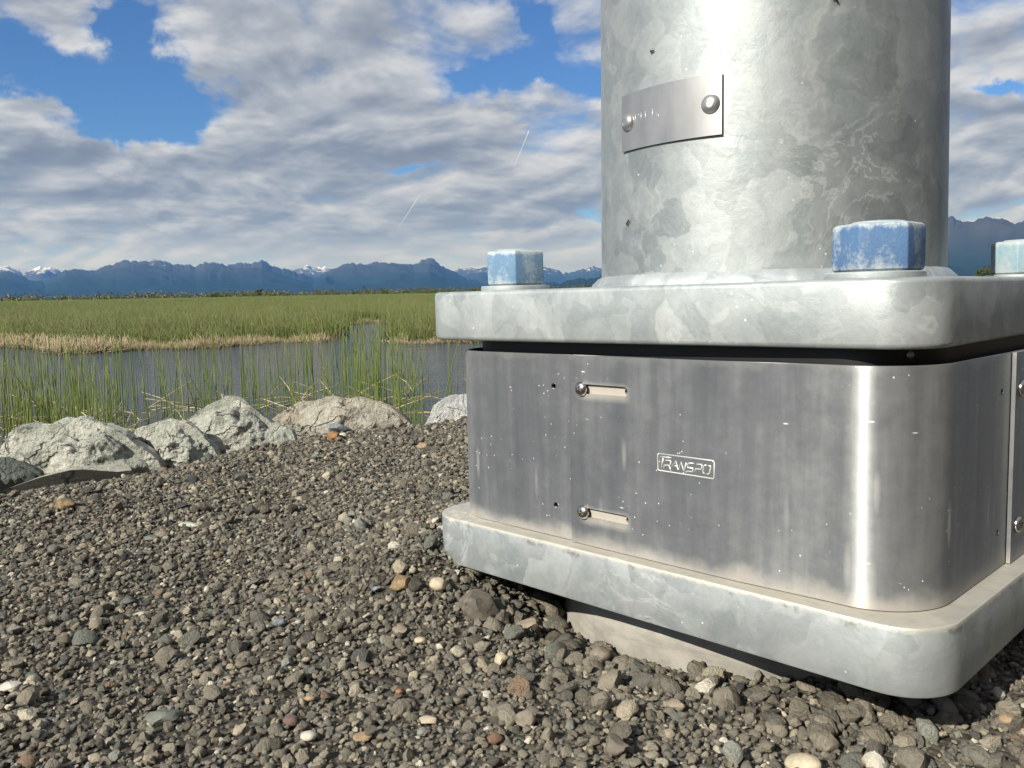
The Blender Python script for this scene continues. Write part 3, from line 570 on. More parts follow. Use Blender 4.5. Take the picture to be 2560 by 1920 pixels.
for z in SZ:
    cut.append(capsule_y(-.0398, -.0030, z, .0034, -.205, -.186))
    for yy in (-.0018, -.0692):
        vv, ff = capsule_y(yy - .00001, yy + .00001, z, .0022, -.205, -.184); cut.append(([Vector((-p.y, p.x, p.z)) for p in vv], ff))
cv, cf = merge(cut); cm = mesh_data('cutter', cv, cf); bm = bmesh.new(); bm.from_mesh(cm); bmesh.ops.recalc_face_normals(bm, faces=bm.faces); bm.to_mesh(cm); bm.free()
sm = skirt_mesh(); bm = bmesh.new(); bm.from_mesh(sm); bmesh.ops.recalc_face_normals(bm, faces=bm.faces); bm.to_mesh(sm); bm.free()
SK = boolean(sm, cm, 'skirt_panel', 30)
dome = lathe('screw', [(.0052, 0), (.0052, .0005), (.0049, .0014), (.0040, .0024), (.0026, .0031), (.0010, .0034), (.0001, .00345)], 28, 60)
cr = merge([boxvf((0, 0, .0034), (.0052, .0009, .0028)), boxvf((0, 0, .0034), (.0009, .0052, .0028))])
SCREW = boolean(boolean(dome, mesh_data('c1', *boxvf((0, 0, .0036), (.0050, .0010, .0026))), 'screw'), mesh_data('c2', *boxvf((0, 0, .0036), (.0010, .0050, .0026))), 'screw', 50)
LOGO = [[(25.46, 189.4), (66.02, 189.4), (67.2, 188.6), (67.1, 178.9), (66.3, 178.1), (25.55, 178.3), (24.65, 179.0), (24.55, 188.5), (25.46, 189.4)], [(27.31, 187.5), (35.36, 187.7)], [(29.01, 186.91), (27.24, 180.13)],
        [(30.56, 185.6), (34.23, 185.8), (35.06, 185.2), (34.2, 182.86), (33.3, 182.5), (30.25, 182.4), (29.68, 181.8), (29.3, 180.14)], [(33.5, 182.44), (35.16, 178.4)], [(35.04, 181.32), (38.83, 186.03), (40.32, 180.56), (41.01, 180.53), (42.83, 185.92), (44.59, 180.39), (45.13, 180.46), (46.66, 186.02)], [(37.42, 182.75), (39.51, 182.82)],
        [(52.46, 185.97), (48.56, 185.89), (47.88, 185.23), (47.6, 182.87), (51.51, 182.88), (51.78, 182.22), (51.23, 180.53), (47.18, 180.53)], [(54.33, 185.89), (58.18, 186.01), (58.44, 185.35), (57.64, 182.95), (53.65, 182.8), (52.84, 180.62)],
        [(61.72, 185.97), (60.15, 185.9), (59.62, 185.26), (58.96, 181.96), (59.09, 180.83), (60.4, 180.65)], [(62.64, 185.86), (64.33, 185.9), (64.59, 185.18), (63.67, 181.42), (63.15, 180.62), (61.58, 180.46)]]
for k in range(4):
    pn = link('skirt_panel', SK, M_ALU, pole, (LX, LY, 0), (0, 0, PHI + k * math.pi / 2))
    for z in SZ: link('screw', SCREW, M_SCREW, pn, (-.0400, -HF - TH - .0006, z), (math.pi / 2, R(20 + 30 * k), 0))
    if k == 0:
        lv, lf = merge([tube([Vector((x / 1000, -HF - TH - .0002, z / 1000)) for x, z in st], .0005, 6) for st in LOGO])
        link('raised_lettering', mesh_data('raised_lettering', lv, lf, 180), M_LOGO, pn)

# stamped tag riveted to the shaft
TA0, TA1, TZ0, TZ1 = R(-113), R(-75), .4001, .4412
V, F = [], []; n = 24
for i in range(n + 1):
    a = TA0 + (TA1 - TA0) * i / n; lift = .0006 + .0010 * (i / n) ** 2 + .0006 * (1 - i / n) ** 4
    for z in (TZ0, TZ1):
        for o in (lift, lift + .0009):
            r_ = pole_r(z) + o; V.append((r_ * math.cos(a), r_ * math.sin(a), z))
for i in range(n):
    a = i * 4; b_ = a + 4; F += [(a + 1, b_ + 1, b_ + 3, a + 3), (a, a + 2, b_ + 2, b_), (a, b_, b_ + 1, a + 1), (a + 2, a + 3, b_ + 3, b_ + 2)]
F += [(0, 1, 3, 2), (n * 4, n * 4 + 2, n * 4 + 3, n * 4 + 1)]
tg = link('identification_tag', mesh_data('identification_tag', V, F, 40), M_TAG, pole, (PX, PY, 0)); tg['label'] = 'small aluminium tag riveted to the shaft'
RIV = lathe('rivet', [(.0068, -.001), (.0068, .0004), (.0062, .0016), (.0050, .0027), (.0034, .0034), (.0026, .0036), (.0024, .0033), (.0001, .0033)], 32, 50)
for a, z in ((R(-78.3), .421), (R(-109.6), .4205)):
    r_ = pole_r(z) + .0017; link('rivet', RIV, M_TAG, tg, (r_ * math.cos(a), r_ * math.sin(a), z), (0, math.pi / 2, a))
lv, lf = merge([tube([Vector(((pole_r(z) + .0017) * math.cos(R(a)), (pole_r(z) + .0017) * math.sin(R(a)), z)) for z in (z0, z1)], .0002, 5) for a, z0, z1 in ((-105.8, .4252, .4184), (-103.1, .425, .4182), (-101.2, .4251, .418), (-98.2, .4256, .4182), (-95.9, .421, .4182), (-104.2, .4245, .423), (-96.5, .4215, .4205))])
link('stamped_marking', mesh_data('stamped_marking', lv, lf, 180), M_LOGO, tg)

# concrete pedestal under the lower plate
prof = [(PED_R + .012, -.35), (PED_R + .004, .02), (PED_R, .045), (PED_R - .001, .0745), (PED_R - .004, .0772)]
ped = link('concrete_pedestal', lathe('concrete_pedestal', prof, 120, 60, True, lambda k, a: .0022 * fbm(math.cos(a) * 6, math.sin(a) * 6, k * .9, 4)), M_CONC, None, (PED_C[0], PED_C[1], 0))
tag(ped, 'round grey concrete footing half buried in gravel under the pole base', 'footing')

# ------------------------------------------------------------------ boulders
def boulder(name, outline, X, label, m, depth=.75, seed=0, cuts=14, rough=.10, full=False):
    """outline in photo pixels, rock standing where its middle meets the plane x = X"""
    pts = outline; us = [p[0] for p in pts]; vs = [p[1] for p in pts]; u0, v0 = (min(us) + max(us)) / 2, (min(vs) + max(vs)) / 2 + .12 * (max(vs) - min(vs))
    d = ray(u0, v0); dep = (X - CAM.x) / d.x; c0 = CAM + d * dep; sc = dep / FPX
    A = sorted((math.atan2(-(v - v0), (u - u0)), math.hypot(u - u0, v - v0) * sc) for u, v in pts); A = [(A[-1][0] - 2 * math.pi, A[-1][1])] + A + [(A[0][0] + 2 * math.pi, A[0][1])]
    an = np.array([a for a, b in A]); ra = np.array([b for a, b in A])
    r_ = random.Random(seed); p = ICO5[0].copy(); q = cut_planes(p.copy(), r_, cuts, .60, .90); q = cut_planes(q, r_, cuts * 2, .80, .97)
    rt = Vector((RIGHT.x, RIGHT.y, 0)).normalized(); up = Vector((0, 0, 1)); fw = Vector((FWD.x, FWD.y, 0)).normalized(); W_ = (max(us) - min(us)) * sc / 2; Hh = (max(vs) - min(vs)) * sc / 2
    out = []
    for (a0, b0, cc), (a1, b1, c1_) in zip(p, q):
        th = math.atan2(b0, a0); rho = float(np.interp(th, an, ra)); rad = math.hypot(a1, b1) ; k = (math.hypot(a0, b0)) 
        rad = min(1.0, rad ** .88) if k < .97 else 1.0
        x, y, z = rho * rad * math.cos(th), rho * rad * math.sin(th), c1_ * max(W_ * depth, Hh * .8) * (.75 if c1_ < 0 else 1)
        s = W_; pv_ = Vector((x / s * 3.0 + seed, y / s * 3.0, z / s * 3.0)); vd = mnoise.voronoi(pv_)[0]; nz = rough * s * (fbm(pv_.x * .8, pv_.y * .8, pv_.z * .8, 6) * .85 + .45 * (min(vd[1] - vd[0], .35) - .2) + .25 * (abs(fbm(pv_.x * 2.2, pv_.y * 2.2, pv_.z * 2.2, 4)) - .3))
        nn = Vector((a0, b0, cc)); nn = nn * nz * (1 if k < .97 else .45)
        out.append(rt * (x + nn.x) + up * (y + nn.y) + fw * (z + nn.z))
    o = link(name, mesh_data(name, out, ICO5[1], 32), M_ROCK[m], None, c0); tag(o, label, 'boulder'); return o
c6 = lambda L: [(x * .18987, 1000 + y * .18987) for x, y in L]; c2 = lambda L: [(x * .5425, 600 + y * .5425) for x, y in L]
boulder('boulder', c6([(10, 760), (60, 640), (150, 520), (230, 400), (330, 325), (560, 318), (750, 290), (1000, 268), (1280, 285), (1500, 330), (1640, 385), (1780, 470), (1900, 600), (2100, 790), (2160, 900), (1900, 1000), (1400, 1060), (700, 1060), (250, 980), (60, 880)]), -1.24, 'large pale green boulder with a broad flat top and pitted face', 'green', .62, 3, 14, .15)
boulder('boulder', c2([(618, 895), (640, 865), (700, 850), (760, 836), (840, 834), (880, 850), (950, 920), (1000, 980), (1020, 1030), (900, 1060), (780, 1060), (690, 1000), (640, 940)]), -1.17, 'jagged grey green boulder wedged beside the large flat-topped one', 'green', .8, 21, 16, .18)
boulder('boulder', c2([(850, 850), (900, 800), (960, 760), (1020, 730), (1070, 719), (1120, 728), (1170, 760), (1220, 810), (1260, 845), (1350, 880), (1360, 930), (1250, 1000), (1100, 1030), (1000, 1010), (900, 940)]), -1.27, 'peaked pale green boulder rising highest above the gravel', 'green', .75, 8, 14, .12)
boulder('boulder', c2([(920, 900), (960, 892), (1000, 905), (1030, 940), (1035, 1000), (980, 1010), (930, 960)]), -1.16, 'small cream wedge of rock between the jagged and the peaked boulders', 'slab', .8, 15, 10, .08)
boulder('boulder', c2([(1245, 825), (1300, 790), (1350, 755), (1450, 742), (1600, 738), (1690, 733), (1750, 750), (1800, 770), (1850, 800), (1900, 850), (1880, 900), (1700, 930), (1450, 930), (1320, 890)]), -1.42, 'long flat boulder stained rusty brown', 'brown', .55, 31, 14, .09)
boulder('boulder', c2([(1940, 880), (1970, 835), (1990, 800), (2000, 760), (2060, 725), (2120, 711), (2200, 715), (2270, 740), (2300, 800), (2300, 900), (2150, 950), (2000, 930)]), -1.28, 'chalky white boulder beside the pole base', 'white', .8, 44, 16, .10)
boulder('boulder', c2([(-160, 960), (-100, 915), (0, 915), (25, 922), (42, 940), (30, 985), (-20, 1040), (-140, 1040)]), -1.40, 'dark grey boulder just behind the large flat-topped one', 'dark', .7, 52, 14, .12)
boulder('boulder', c6([(-420, 900), (-300, 790), (0, 755), (250, 800), (430, 870), (560, 950), (580, 1040), (300, 1200), (0, 1260), (-300, 1200)]), -1.13, 'boulder at the low end of the cream slab, coloured dark for shade', 'dark', .5, 61, 14, .12)  # shaded rock, its shade put into the dark stone colour
# out of the photograph, its shadow lies on the rocks
boulder('boulder', [(-560, 1200), (-520, 1140), (-420, 1085), (-280, 1075), (-160, 1100), (-110, 1150), (-90, 1250), (-200, 1330), (-420, 1300)], -1.21, 'tall dark boulder at the end of the row of rocks', 'dark', .8, 71, 14, .10)
def slab():
    tp = c6([(75, 1180), (570, 1010), (940, 920), (1100, 912), (1530, 948), (1720, 930), (1700, 862), (1300, 858), (1000, 872), (580, 985)])
    zt = .045; V = []
    top = []
    for (u, v_) in tp:
        d = ray(u, v_); 
        X = -1.035 if (u, v_) in tp[:6] else -1.10
        top.append(CAM + d * ((X - CAM.x) / d.x))
    bot = [p + Vector((-.035 if i < 6 else -.01, .02, -.075)) for i, p in enumerate(top)]
    n = len(top); c = sum(top, Vector()) / n
    me = mesh_data('slab', [p - c for p in top + bot], [tuple(range(n))[::-1], tuple(range(n, 2 * n))] + [(i, (i + 1) % n, (i + 1) % n + n, i + n) for i in range(n)])
    bm = bmesh.new(); bm.from_mesh(me); bmesh.ops.recalc_face_normals(bm, faces=bm.faces); bmesh.ops.triangulate(bm, faces=bm.faces); bmesh.ops.subdivide_edges(bm, edges=bm.edges, cuts=3, use_grid_fill=True)
    for v in bm.verts: v.co += Vector((fbm(v.co.x * 12, v.co.y * 12, v.co.z * 12, 3), fbm(v.co.y * 12, v.co.z * 12 + 4, v.co.x * 12, 3), .5 * fbm(v.co.z * 12, v.co.x * 12, 9, 3))) * .003
    bm.to_mesh(me); bm.free(); me.shade_smooth(); me.set_sharp_from_angle(angle=R(30))
    tag(link('rock_slab', me, M_ROCK['slab'], None, c), 'thin cream rock slab tilted against the large flat-topped boulder', 'slab')
slab()

# ------------------------------------------------------------------ pebbles that stand out from the gravel
def solid(name, c, c2_=None, sc=60):
    c2_ = c2_ or tuple(min(1, k * 1.35) for k in c)
    def fn(t, b, co):
        n = t.noise(co, sc, 6, .7); t.put(b.inputs['Base Color'], t.ramp(n, [(.32, tuple(k * .62 for k in c)), (.5, c), (.68, c2_)])); b.inputs['Roughness'].default_value = .9; b.inputs['Specular IOR Level'].default_value = .25
        t.put(b.inputs['Normal'], t.bump(t.noise(co, sc * 2.5, 5, .7), .6, .002))
    return mat(name, fn)
PM = {'bluegrey': solid('blue_grey_pebble', (.20, .215, .235), (.34, .36, .38), 300), 'greygreen': solid('grey_green_pebble', (.15, .165, .14)), 'slate': solid('slate_pebble', (.10, .10, .095)), 'ochre': solid('ochre_pebble', (.20, .145, .08), (.42, .33, .2)),
      'cream': solid('cream_pebble', (.47, .41, .30)), 'white': solid('white_pebble', (.50, .47, .41)), 'rust': solid('rust_pebble', (.17, .105, .07)), 'tan': solid('tan_pebble', (.30, .22, .14)), 'orange': solid('orange_pebble', (.30, .16, .08)),
      'palegreen': solid('pale_green_pebble', (.42, .45, .38)), 'brown': solid('brown_pebble', (.24, .21, .17)), 'purple': solid('purple_brown_pebble', (.15, .10, .09)), 'lump': solid('crusted_pebble', (.17, .15, .125)), 'dirt': solid('earthy_pebble', (.26, .22, .165))}
PEB = [(699, 1561, 40, .62, 'bluegrey', 'smooth speckled blue grey oval pebble', 1), (411, 1790, 92, .5, 'greygreen', 'broad flat grey green stone, the largest in the open gravel', 0), (320, 1500, 54, .4, 'slate', 'flat dark slate-coloured stone', 0), (634, 1453, 62, .28, 'slate', 'thin dark slate splinter leaning in the gravel', 0),
       (999, 1461, 58, .8, 'ochre', 'blocky ochre brown stone close to the lower plate', 0), (1096, 1463, 50, .75, 'cream', 'round crumbly cream pebble beside the lower plate corner', 1), (1052, 1606, 36, .55, 'cream', 'slender cream pebble lying beside a yellowish lump', 1), (1002, 1583, 44, .6, 'dirt', 'yellowish earthy lump beside a slender cream pebble', 0),
       (1252, 1660, 44, .85, 'cream', 'upright three-sided cream stone', 0), (1072, 1806, 54, .36, 'cream', 'flat cream flake with a pointed end', 0), (773, 1852, 46, .6, 'white', 'lumpy off-white pebble near the flat tan stone', 1), (776, 1752, 34, .5, 'tan', 'light tan almond-shaped pebble', 1), (30, 1711, 66, .35, 'white', 'white streaked flat chip', 0),
       (1236, 1850, 46, .8, 'rust', 'reddish brown angular stone', 0), (908, 1846, 50, .4, 'tan', 'flat tan brown stone', 0), (999, 1736, 22, .7, 'orange', 'small bright orange pebble', 1), (476, 1309, 54, .26, 'palegreen', 'thin pale green flake lying flat on the gravel', 0), (729, 1811, 48, .65, 'purple', 'smooth purplish brown oval pebble', 1),
       (376, 1344, 40, .35, 'greygreen', 'thin olive stone chip', 0), (832, 1094, 34, .95, 'orange', 'orange brown stone standing upright at the crest of the gravel', 0), (846, 1068, 62, .5, 'bluegrey', 'blue grey flat rock lying in front of the rusty brown boulder', 0), (857, 1090, 24, .7, 'white', 'white pebble touching the orange brown stone', 1), (955, 1095, 18, .7, 'white', 'lone small white pebble at the crest of the gravel', 1),
       (1058, 1116, 36, .6, 'tan', 'beige cobble at the crest of the gravel', 1), (1193, 1515, 118, .75, 'lump', 'big soil-crusted lump under the overhanging plate corner', 0), (1320, 1575, 64, .9, 'dirt', 'tall earthy stone leaning towards the concrete footing', 0), (2008, 1905, 98, .5, 'cream', 'wide rounded cream stone, palest of the large ones', 1), (2518, 1807, 46, .6, 'tan', 'smooth orange tan pebble at the edge of the base shadow', 1),
       (600, 1194, 40, .7, 'slate', 'dark angular stone with a blue tint', 0), (168, 1262, 54, .7, 'ochre', 'ochre brown crumbly clod lying on the gravel before the boulders', 0), (1500, 1640, 60, .8, 'brown', 'rounded grey brown stone resting against the footing', 1), (1310, 1800, 66, .7, 'brown', 'dark grey brown lumpy stone', 0), (1540, 1870, 84, .7, 'lump', 'rough dark clod crusted with grit', 0), (940, 1480, 30, .5, 'bluegrey', 'small blue grey chip next to the ochre block', 0), (1690, 1770, 50, .7, 'dirt', 'sandy brown stone below the front edge of the plate', 0)]
for i, (u, v, w, asp, mt, lab, rnd_) in enumerate(PEB):
    p, dep = hit_ground(u, v + w * .25); s = w * dep / FPX / 2 * .9
    if rnd_:
        r_ = random.Random(i); q = cut_planes(ICO3[0].copy(), r_, 4, .8, .95); q = np.array([k * (1 + .10 * fbm(k[0] * 1.6 + i, k[1] * 1.6, k[2] * 1.6, 3)) for k in q]); me = mesh_data('pebble', q * np.array([1, .8, 1]), ICO3[1], 60)
    else:
        r_ = random.Random(i + 50); q = cut_planes(ICO3[0].copy(), r_, 13, .55, .85); q = np.array([k * (1 + .14 * fbm(k[0] * 1.7 + i, k[1] * 1.7, k[2] * 1.7, 4)) for k in q]); me = mesh_data('pebble', q * np.array([1.12, .85, 1.1]), ICO3[1], 30)
    for vv in me.vertices: vv.co *= s; vv.co.z *= asp
    az_ = math.atan2(RIGHT.y, RIGHT.x) + R(rnd.uniform(-14, 14)); zc = G(p.x, p.y) + s * asp * .55 + .002
    o = link('pebble', me, PM[mt], None, (p.x, p.y, zc), (R(rnd.uniform(-8, 8)), R(rnd.uniform(-8, 8)) + (R(-22) if 'splinter' in lab else 0), az_)); tag(o, lab, 'pebble')

# ------------------------------------------------------------------ reeds
def stem(h, w, lean, bend, seg=5, sides=4):
    a = rnd.uniform(0, 6.28); pth = []
    for i in range(seg + 1):
        t = i / seg; pth.append(Vector((math.cos(a) * (lean * t + bend * t * t) * h, math.sin(a) * (lean * t + bend * t * t) * h, h * t * (1 - .12 * bend * t))))
    return tube(pth, [w * (1 - .72 * i / seg) for i in range(seg + 1)], sides)
STEMS = [mesh_data('reed', *stem(1, .0072, rnd.uniform(-.05, .08), rnd.uniform(-.05, .16), 6, 5), 180) for _ in range(14)]
BENT = [mesh_data('reed', *stem(1, .0075, rnd.uniform(.2, .45), rnd.uniform(.05, .3), 6, 5), 180) for _ in range(4)]
def reed_spot():
    while True:
        u = rng.uniform(-260, 1750); dist = 3.4 + 3.4 * rng.random() ** 1.15
        dn = .35 + .65 * max(0, min(1, .5 + 1.6 * fbm(u * .006, dist * .5, 4.4, 3)))
        if 300 < u < 420: dn *= .35
        if u > 1050: dn *= .35
        if u < 260: dist -= .5 * rng.random()
        if rng.random() < dn: break
    d = ray(u, 735); h = Vector((d.x, d.y, 0)); h.normalize(); return CAM.x + h.x * dist, CAM.y + h.y * dist, dist, u
def reed_h(u, dist): return rng.uniform(.25, .50) * (1.12 if 760 < u < 960 else 1) * (.82 + .05 * dist)
GR = 'reeds standing along the near shore'
spots = [reed_spot() for _ in range(980)]; spots.sort(key=lambda s: s[2] + (0 if -20 < s[3] < 1170 else 9))
for i, (x, y, dist, u) in enumerate(spots[:300]):
    h = reed_h(u, dist); me = STEMS[i % 14] if rng.random() > .06 else BENT[i % 4]; th = h * rng.uniform(.85, 1.25)
    o = link('reed', me, M_REED, None, (x, y, WATER_Z - .04), (0, 0, rng.uniform(0, 6.28))); o.scale = (th, th, h + .04)
    tag(o, 'slender green reed stem standing in the shallow water behind the boulders', 'reed', GR)
P_, R_, S_, I_ = [], [], [], []
for (x, y, dist, u) in spots[300:]:
    h = reed_h(u, dist); th = h * rng.uniform(.85, 1.25); P_.append((x, y, WATER_Z - .04)); R_.append((0, 0, rng.uniform(0, 6.28))); S_.append((th, th, h + .04)); I_.append(int(rng.integers(14)))
for _ in range(700):
    u = rng.uniform(-1500, 3600); dist = 3.6 + 3.4 * rng.random()
    d = ray(u, 735); hh = Vector((d.x, d.y, 0)).normalized(); x, y = CAM.x + hh.x * dist, CAM.y + hh.y * dist
    if -260 < u < 1750 or G(x, y) > WATER_Z - .02 or fbm(u * .004, dist * .5, 9.4, 3) < -.05: continue
    h = reed_h(u, dist); P_.append((x, y, WATER_Z - .04)); R_.append((0, 0, rng.uniform(0, 6.28))); S_.append((h, h, h + .04)); I_.append(int(rng.integers(14)))
stuff(scatter('reed_bed', P_, R_, S_, I_, [(m_.copy(), M_REED) for m_ in STEMS]), 'dense bed of green reeds standing in the pool', 'reeds')
for pm in bpy.data.collections['reed_bed_shapes'].objects:
    pm.data.materials.clear(); pm.data.materials.append(M_REED)
# dead stalks lying at the foot of the reeds
parts = []
for _ in range(1000):
    x, y, dist, u = reed_spot(); 
    if dist > 5.4 or (u > 1050 and rng.random() < .6): continue
    L_ = rng.uniform(.12, .42); a = rng.uniform(0, 6.28); up = rng.uniform(.0, .55) * (rng.random() < .55); z0 = WATER_Z + rng.uniform(-.01, .05)
    p0 = Vector((x, y, z0)); p1 = p0 + Vector((math.cos(a) * L_, math.sin(a) * L_, L_ * up)); mid = (p0 + p1) / 2 + Vector((rng.normal(0, .012), rng.normal(0, .012), .012))
    parts.append(tube([p0, mid, p1], [.0032, .003, .0016], 4))
V, F = merge(parts); stuff(link('fallen_reeds', mesh_data('fallen_reeds', V, F, 180), M_DEAD), 'straw-coloured dead reeds lying at the foot of the green ones', 'dead reeds')

# marsh across the pool: tufts of young reeds and a fringe of dead ones
def tuft(n, h0, h1, w, spread, lean):
    parts = []
    for _ in range(n):
        v, f = stem(rnd.uniform(h0, h1), w, rnd.uniform(0, lean), rnd.uniform(0, lean * 1.6), 3, 3); o = Vector((rnd.gauss(0, spread), rnd.gauss(0, spread), 0)); parts.append(([p + o for p in v], f))
    return merge(parts)
TUFT = [(mesh_data('marsh_tuft', *tuft(16, .20, .42, .0065, .13, .22), 180), M_MARSH) for _ in range(7)]
TUFTF = [(mesh_data('marsh_tuft_far', *tuft(26, .20, .44, .012, .38, .25), 180), M_MARSH) for _ in range(5)]
P_, R_, S_, I_ = [], [], [], []
for lo, hi, den, base in ((0, 14, 26, 0), (14, 45, 8, 0), (45, 150, 1.6, 7), (150, 420, .22, 7)):
    amin, amax = AZ0 - .72, AZ0 + .72; r0 = 11; area = (amax - amin) / 2 * ((r0 + hi + 1) ** 2 - (r0 + lo) ** 2); cnt = int(area * den)
    for _ in range(cnt):
        a = rng.uniform(amin, amax); r_ = math.sqrt(rng.uniform((r0 + lo) ** 2, (r0 + hi + 1) ** 2))
        b_ = bank_r(a)
        if r_ < b_ + .15: continue
        if fbm(math.cos(a) * r_ * .22, math.sin(a) * r_ * .22, 1.1, 3) < -.42 and r_ < 22: continue
        k = rng.uniform(.75, 1.15) * (1 if lo < 45 else 1.2); P_.append((CAM.x + r_ * math.cos(a), CAM.y + r_ * math.sin(a), WATER_Z)); R_.append((0, 0, rng.uniform(0, 6.28))); sx_ = 1 if lo < 150 else 3; S_.append((k * sx_, k * sx_, k * (.75 if r_ < b_ + 1.2 else 1))); I_.append(base + int(rng.integers(7 if base == 0 else 5)))
stuff(scatter('marsh_reeds', P_, R_, S_, I_, TUFT + TUFTF), 'wide green marsh of reeds across the pool', 'marsh')
def dead_tuft(n):
    parts = []
    for _ in range(n):
        h = rnd.uniform(.06, .26); a = rnd.uniform(0, 6.28); l = rnd.uniform(.0, 1.6) if rnd.random() < .6 else rnd.uniform(0, .3); p0 = Vector((rnd.gauss(0, .14), rnd.gauss(0, .14), 0)); p1 = p0 + Vector((math.cos(a) * l * .2, math.sin(a) * l * .2, h if l < 1 else h * .5))
        parts.append(tube([p0, (p0 + p1) / 2 + Vector((0, 0, .01)), p1], [.006, .0055, .003], 3))
    return merge(parts)
DT = [(mesh_data('dead_tuft', *dead_tuft(22), 180), M_DEAD) for _ in range(6)]
P_, R_, S_, I_ = [], [], [], []
for _ in range(4200):
    a = rng.uniform(AZ0 - .72, AZ0 + .72); b_ = bank_r(a); dd = abs(rng.normal(0, .28)); 
    if rng.random() > .45 + 1.4 * fbm(a * 9, 8.8, 0, 3) + .3: continue
    r_ = b_ + dd - .12; k = rng.uniform(.32, .75) * max(.45, min(1.35, .95 + 1.1 * fbm(a * 22, 5.5, 0, 3))); P_.append((CAM.x + r_ * math.cos(a), CAM.y + r_ * math.sin(a), WATER_Z - .01)); R_.append((0, 0, rng.uniform(0, 6.28))); S_.append((k, k, k * .9)); I_.append(int(rng.integers(6)))
stuff(scatter('dead_reed_fringe', P_, R_, S_, I_, DT), 'fringe of broken straw-coloured reeds along the far bank', 'dead reeds')

# shrubs along the horizon
def crown(w, h, n, size):
    V, F = [], []
    blobs = [(rnd.uniform(-.45, .45) * w, rnd.uniform(-.45, .45) * w, rnd.uniform(.3, .8) * h, rnd.uniform(.16, .30) * w) for _ in range(9)]
    for _ in range(n):
        bx, by, bz, br = rnd.choice(blobs); d = Vector((rnd.gauss(0, 1), rnd.gauss(0, 1), rnd.gauss(0, 1))).normalized() * br * rnd.uniform(.5, 1.05); c = Vector((bx, by, bz)) + d
        a = Vector((rnd.gauss(0, 1), rnd.gauss(0, 1), rnd.gauss(0, 1))).normalized() * size; b_ = a.orthogonal().normalized() * size * .6; o = len(V)
        V += [c - a, c + b_, c + a, c - b_]; F.append((o, o + 1, o + 2, o + 3))
    return V, F
def shrub(name, x, vtop, vbase_dist, wpx, label):
    d = rayd(x, 640); h = Vector((d.x, d.y, 0)); l = h.length; h.normalize(); dist = vbase_dist; base = Vector((CAM.x + h.x * dist, CAM.y + h.y * dist, WATER_Z + .03))
    a, e = azel(rayd(x, vtop)); H = dist * math.tan(e) + .62; Wd = wpx / 1912 * dist
    t = bpy.data.objects.new(name, None); COL.objects.link(t); t.location = base; tag(t, label, 'shrub')
    link('crown', mesh_data('crown', *crown(Wd, H, 520, max(.10, H * .07))), M_BUSH, t)
    pr = [tube([Vector((0, 0, -.1)), Vector((rnd.uniform(-.1, .1) * Wd, rnd.uniform(-.1, .1) * Wd, H * .35)), Vector((rnd.uniform(-.3, .3) * Wd, rnd.uniform(-.3, .3) * Wd, H * .8))], [H * .03, H * .02, H * .008], 5) for _ in range(4)]
    link('trunk', mesh_data('trunk', *merge(pr), 180), M_BARK, t)
shrub('shrub', 460, 631, 330, 16, 'round shrub standing a little way from the thin tall one')
shrub('thin_tree', 562, 620, 340, 9, 'thin upright sapling sticking up from the far marsh')
shrub('shrub', 700, 626, 310, 34, 'wide dark shrub, the bulkiest on the marsh horizon')
shrub('shrub', 828, 626, 330, 26, 'low spreading shrub past the bulkiest one on the horizon')
shrub('shrub', 920, 622, 300, 40, 'tall shrub on the horizon right behind the plate corner')
shrub('shrub', 2128, 572, 260, 34, 'shrub peeping out beside the washed-out nut')
parts = []
for _ in range(760):
    a = AZ0 + rng.uniform(-.75, .75); r_ = rng.uniform(330, 700); Wd = rng.uniform(4, 11); H = rng.uniform(1.0, 2.0) * (1 + .7 * max(0, fbm(a * 11, 3.3, 0, 3))); v, f = crown(Wd, H, 60, .42)
    o = Vector((CAM.x + r_ * math.cos(a), CAM.y + r_ * math.sin(a), WATER_Z)); parts.append(([p + o for p in v], f))
V, F = merge(parts); stuff(link('distant_scrub', mesh_data('distant_scrub', V, F), M_BUSH), 'low olive scrub massed along the marsh horizon', 'scrub')

# ------------------------------------------------------------------ contrails far off, and insects on the shaft
def m_trail(t, b, co): b.inputs['Base Color'].default_value = (.74, .75, .78, 1); b.inputs['Roughness'].default_value = 1; b.inputs['Specular IOR Level'].default_value = 0
M_TRAIL = mat('contrail', m_trail)
def contrail(pts, dist, w, lab):
    pp = [CAM + rayd(x, y).normalized() * dist for x, y in pts]; c = pp[0]; n = 14; path = []; rad = []
    for i in range(n + 1):
        t = i / n; p = pp[0].lerp(pp[-1], t); path.append(p - c + Vector((fbm(t * 5, w, 0, 3), fbm(t * 5, 3, w, 3), fbm(t * 4, 7, w, 3))) * w * .5); rad.append(w * (.35 + .65 * (1 - t)) * (1 + .5 * fbm(t * 9, 1, w, 2)))
    tag(link('contrail', mesh_data('contrail', *tube(path, rad, 8), 180), M_TRAIL, None, c), lab, 'contrail')
contrail([(907, 421), (858, 496)], 64000, 21, 'thin straight white contrail slanting above the sharp mountain peak')
contrail([(1143, 282), (1112, 358)], 64000, 24, 'soft broken contrail high beside the shaft')
def m_bug(t, b, co): b.inputs['Base Color'].default_value = (.012, .011, .010, 1); b.inputs['Roughness'].default_value = .4
M_BUG = mat('insect_body', m_bug)
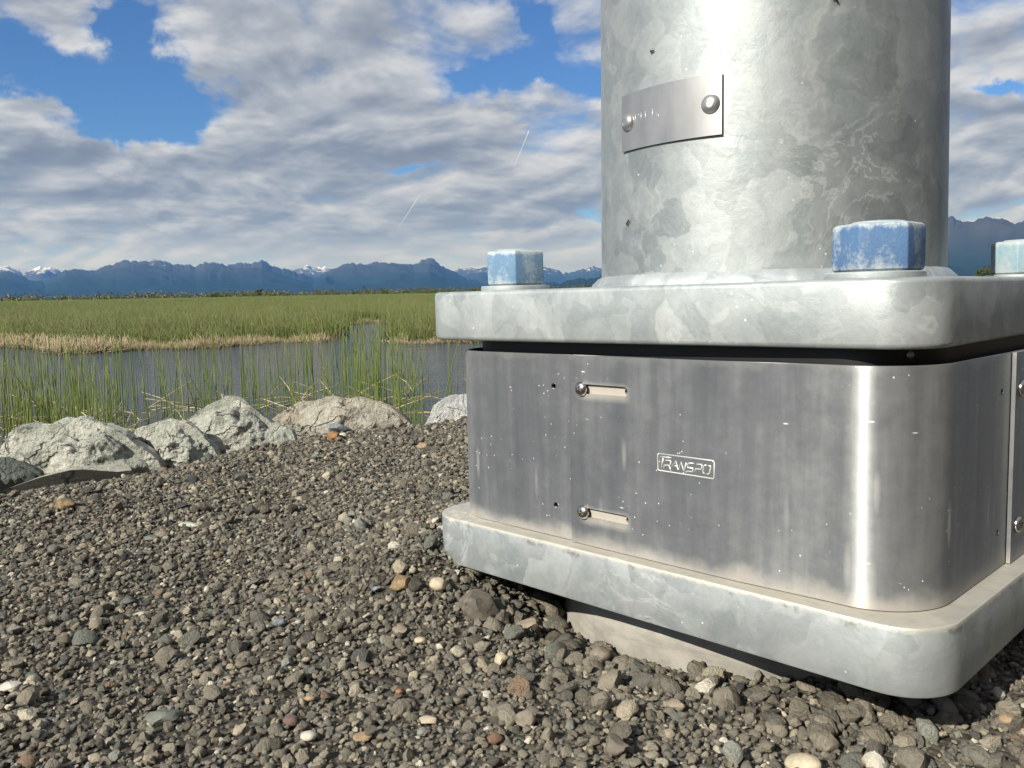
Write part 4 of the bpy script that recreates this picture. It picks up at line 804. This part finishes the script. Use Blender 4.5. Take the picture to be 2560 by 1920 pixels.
def m_wing(t, b, co): b.inputs['Base Color'].default_value = (.12, .11, .10, 1); b.inputs['Roughness'].default_value = .3; b.inputs['Alpha'].default_value = .7
M_WING = mat('insect_wing', m_wing)
def insect(az_, z, s, roll, lab):
    r_ = pole_r(z) + .0008; o = bpy.data.objects.new('insect', None); COL.objects.link(o)
    Mx = Matrix.Translation((PX + r_ * math.cos(az_), PY + r_ * math.sin(az_), z)) @ Matrix.Rotation(az_, 4, 'Z') @ Matrix.Rotation(math.pi / 2, 4, 'Y') @ Matrix.Rotation(roll, 4, 'Z'); o.matrix_world = pole.rotation_euler.to_matrix().to_4x4() @ Mx
    tag(o, lab, 'insect')
    prof = [(.02, -1), (.16, -.85), (.2, -.4), (.13, -.05), (.24, .15), (.22, .4), (.1, .55), (.17, .68), (.12, .85), (.02, .9)]
    b_ = link('body', lathe('body', [(r * s, z_ * s) for r, z_ in prof], 10, 180), M_BUG, o, (0, 0, .2 * s), (0, math.pi / 2, 0))
    for sd_ in (-1, 1):
        wv = [(.2, .05 * sd_, .25), (-.5, .55 * sd_, .3), (-1.0, .45 * sd_, .28), (-.9, .2 * sd_, .26)]; link('wing', mesh_data('wing', [tuple(k * s for k in p) for p in wv] + [tuple((k + (.02 if q == 2 else 0)) * s for q, k in enumerate(p)) for p in wv], [(0, 1, 2, 3), (7, 6, 5, 4), (0, 4, 5, 1), (1, 5, 6, 2), (2, 6, 7, 3), (3, 7, 4, 0)]), M_WING, o)
        for k in (-.05, .2, .4):
            v, f = tube([Vector((k * s, .1 * sd_ * s, .2 * s)), Vector(((k + (k - .2) * .8) * s, .5 * sd_ * s, .3 * s)), Vector(((k + (k - .2) * 1.8) * s, .8 * sd_ * s, -.15 * s))], .025 * s, 4); link('leg', mesh_data('leg', v, f), M_BUG, o)
insect(R(-44), .4825, .0034, .6, 'small dark gnat resting high on the shaft')
insect(R(-98.5), .466, .0022, 1.6, 'tiny dark fly on the shaft above the tag')
insect(R(-110.2), .3475, .0026, 2.4, 'tiny dark midge on the shaft below the tag')
